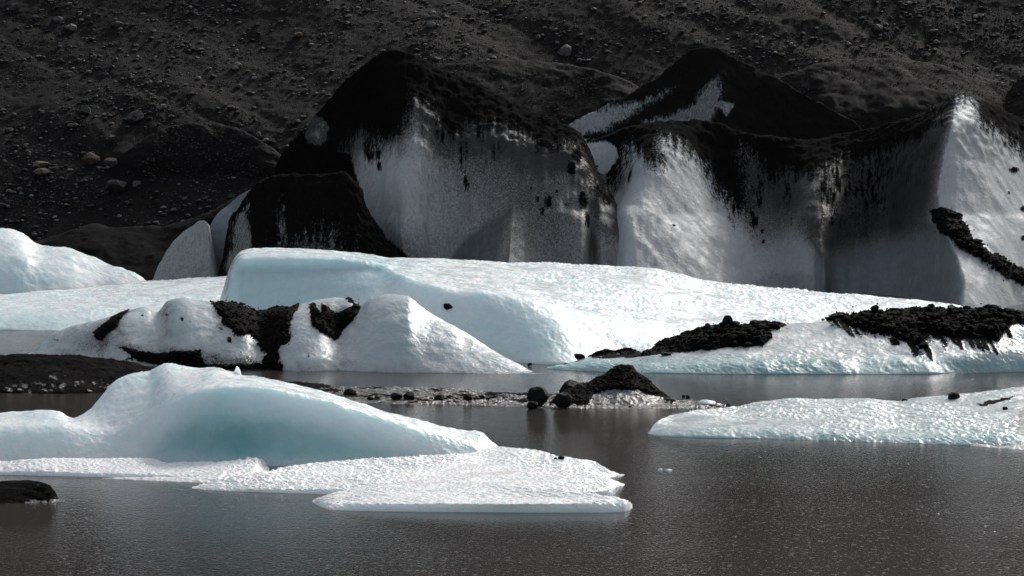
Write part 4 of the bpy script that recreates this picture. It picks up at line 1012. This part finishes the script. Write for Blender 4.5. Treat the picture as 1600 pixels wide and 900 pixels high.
for px, py, r, asp, lab in [(1491, 626, 8.5, .75, 'larger black stone resting on the back edge of the right floe'), (1414, 628, 5, .6, 'small flat black stone on the back edge of the right floe'), (1403, 627, 3, .5, 'speck-sized black stone at the dip in the back edge of the right floe'), (1571, 642, 4, .8, 'tiny black stone below the dirt line on the right floe')]:
    Yb = float(surfY(jf, np.array([float(px)]), np.array([py - 2.0]))[0]) - .1
    water_boulder(px, py, r, lab, px % 31, asp, z=H - (py - HY) * Yb / F, Y=Yb, lv=2)

# ============================================================ stones on the hillside
named = [ # px, py, half width px, aspect, material, shade, label
    (112, 44, 16, .5, M_ROCK, .95, 'flat pale boulder with a pointed left end, high on the left hillside'),
    (90, 32, 10, .7, M_ROCK, .8, 'pale boulder just above the flat pointed one, high on the left hillside'),
    (56, 27, 7, .5, M_ROCK, .75, 'small pale slab left of the two pale boulders high on the left hillside'),
    (22, 14, 10, .9, M_ROCK, .2, 'rounded dark boulder in the upper left corner of the hillside'),
    (181, 31, 5, .7, M_ROCK, .9, 'small bright stone right of the flat pointed boulder, high on the hillside'),
    (212, 186, 18, .8, M_ROCK, .4, 'large dome-shaped boulder with a bright top edge on the left hillside'),
    (134, 176, 15, .9, M_ROCK, .22, 'dark boulder with a pale crest left of the large dome-shaped one'),
    (216, 152, 8, .9, M_ROCK, .35, 'round grey boulder above the large dome-shaped one'),
    (118, 197, 8, .6, M_ROCK, .6, 'small wedge-shaped stone below the dark boulder on the left hillside'),
    (467, 57, 10, .75, M_TAN, .6, 'tan boulder near the top of the hillside, left of the tallest cliff'),
    (64, 258, 16, .45, M_TAN, .9, 'flat tan slab low on the left hillside, upper one of a stacked pair'),
    (66, 270, 18, .4, M_TAN, .5, 'darker tan slab low on the left hillside, lower one of a stacked pair'),
    (142, 252, 16, .9, M_TAN, .15, 'mottled olive boulder low on the left hillside, right of the tan slabs'),
    (174, 256, 14, .8, M_ROCK, .25, 'jagged grey boulder right of the mottled olive one'),
    (180, 292, 26, .6, M_ROCK, .12, 'wide low dark boulder near the foot of the left hillside'),
    (214, 289, 10, .6, M_ROCK, .6, 'smooth grey stone at the right end of the wide dark boulder'),
    (176, 218, 12, .8, M_ROCK, .3, 'grey boulder at the upper left of the smooth far left mound'),
    (426, 222, 9, .75, M_TAN, .5, 'pale tan boulder at the right foot of the smooth far left mound'),
    (403, 212, 8, .7, M_ROCK, .5, 'grey stone above the pale tan one beside the far left mound'),
    (392, 204, 7, .8, M_ROCK, .35, 'upright dark grey stone in the line of stones beside the far left mound'),
    (477, 142, 6, .7, M_TAN, .8, 'small cream stone on the hillside just left of the tallest cliff'),
    (403, 38, 6, .5, M_ROCK, .95, 'small white slab near the top of the hillside, left of the tan boulder'),
    (562, 89, 7, .4, M_ROCK, .95, 'small white slab beside the left shoulder of the tallest summit'),
    (884, 82, 15, .85, M_ROCK, .75, 'large pale boulder with a white cap, behind the tallest cliff'),
    (905, 97, 9, .6, M_ROCK, .3, 'dark low boulder at the lower right of the large white-capped one'),
    (841, 59, 7, .7, M_TAN, .7, 'small cream boulder up the slope left of the white-capped one'),
    (907, 55, 9, .4, M_ROCK, .6, 'pale flat slab up the slope right of the white-capped boulder'),
    (729, 72, 7, .6, M_TAN, .5, 'small tan boulder above the mound behind the tallest cliff'),
    (691, 25, 8, .5, M_ROCK, .55, 'grey slab high on the hillside above the tallest summit'),
    (1373, 46, 9, .95, M_ROCK, .5, 'rounded grey boulder high on the right hillside'),
    (1385, 39, 5, .6, M_ROCK, .85, 'small pale stone at the right shoulder of the rounded grey boulder'),
    (1238, 95, 8, .5, M_TAN, .7, 'pale tan slab at the left end of the broad right mound'),
    (1226, 50, 5, .9, M_ROCK, .95, 'small bright stone on the hillside above the rear ice peak, to its right'),
    (1460, 78, 6, .6, M_ROCK, .85, 'small pale stone above the right part of the broad right mound'),
]
for i, (px, py, w, asp, mat, sh, lab) in enumerate(named):
    X, Y, Z = on_hill(np.array([px]), np.array([py]))
    s = w * .9 * Y[0] / F
    o = boulder('hill_boulder', mat, (X[0], Y[0] - s * .25, Z[0]), s, 100 + i, (1, .9, asp), rotz=0.0, shade=sh * .6, sink=.5, cuts=14, depth=(.5, .85))
    tag(o, lab, 'boulder')
# many alike stones: the largest as objects
def hill_field(n, clus=1.0):
    px = rng.uniform(-40, 1640, n * 3); py = rng.uniform(-20, 375, n * 3)
    dens = np.clip(.45 + clus * 1.2 * fbm(px * .008, py * .016, px * 0 + 2, 3) + .35 * fbm((px * .6 + py) * .03, (px - py) * .004, px * 0 + 7, 2), .03, 1)
    # smooth mounds carry few stones
    for cx, cy, sx, sy in [(320, 245, 110, 48), (850, 140, 190, 42), (1360, 160, 210, 60)]:
        dens *= 1 - .97 * gauss(px, py, cx, cy, sx, sy)
    dens *= 1 + .8 * gauss(px, py, 60, 310, 140, 60)
    k = rng.random(n * 3) < dens
    return px[k][:n], py[k][:n]
px, py = hill_field(230)
X, Y, Z = on_hill(px, py)
lab_b = 'grey angular stone half sunk in the dark gravel hillside, one of very many alike'
for i in range(len(px)):
    wpx = 2.6 + 6.0 * random.random() ** 3
    s = wpx * Y[i] / F
    o = boulder('hill_stone', M_ROCK if random.random() < .9 else M_TAN, (X[i], Y[i] - s * .2, Z[i]), s, 200 + i % 14, (1.1, .9, .62), lv=2, rotz=random.uniform(0, 6.28), shade=(i % 14) ** 2 / 190.0, sink=.45, cuts=8)
    tag(o, lab_b, 'stone', 'stones scattered over the hillside')
def field_obj(name, n, smin, smax, lv, label, pw=3.0):
    px, py = hill_field(n); X, Y, Z = on_hill(px, py)
    size = smin + (smax - smin) * rng.random(len(px)) ** pw
    V, Fc, S = rock_cloud(np.stack([X, Y - size * .2, Z + size * .1], -1), size, lv, rng, .6)
    o = mesh_obj(name, V, Fc, M_ROCK, None, {'shade': S}, False)
    tag(o, label, 'stones', kind='stuff')
field_obj('scattered_stones', 8500, .04, .24, 1, 'countless small grey stones strewn over the hillside')
field_obj('hillside_pebbles', 30000, .022, .075, 0, 'countless pebbles covering the hillside gravel', 2.0)

for b, x0, x1, crest, pyf in MOUNDS:
    n = int((x1 - x0) * 14)
    px = rng.uniform(x0 + 12, x1 - 12, n); top = pchip(crest, px) + 2
    py = top + (pyf - top) * rng.random(n) ** 1.5
    Y = surfY(b, px, py); sz = .02 + .07 * rng.random(n) ** 4
    V, Fc, S = rock_cloud(np.stack([(px - 800) * Y / F, Y, H - (py - HY) * Y / F], -1), sz, 0, rng, .6)
    tag(mesh_obj('mound_pebbles', V, Fc, M_ROCK, None, {'shade': S * .7}, False), 'fine pebbles strewn over the dark gravel mounds', 'stones', kind='stuff')
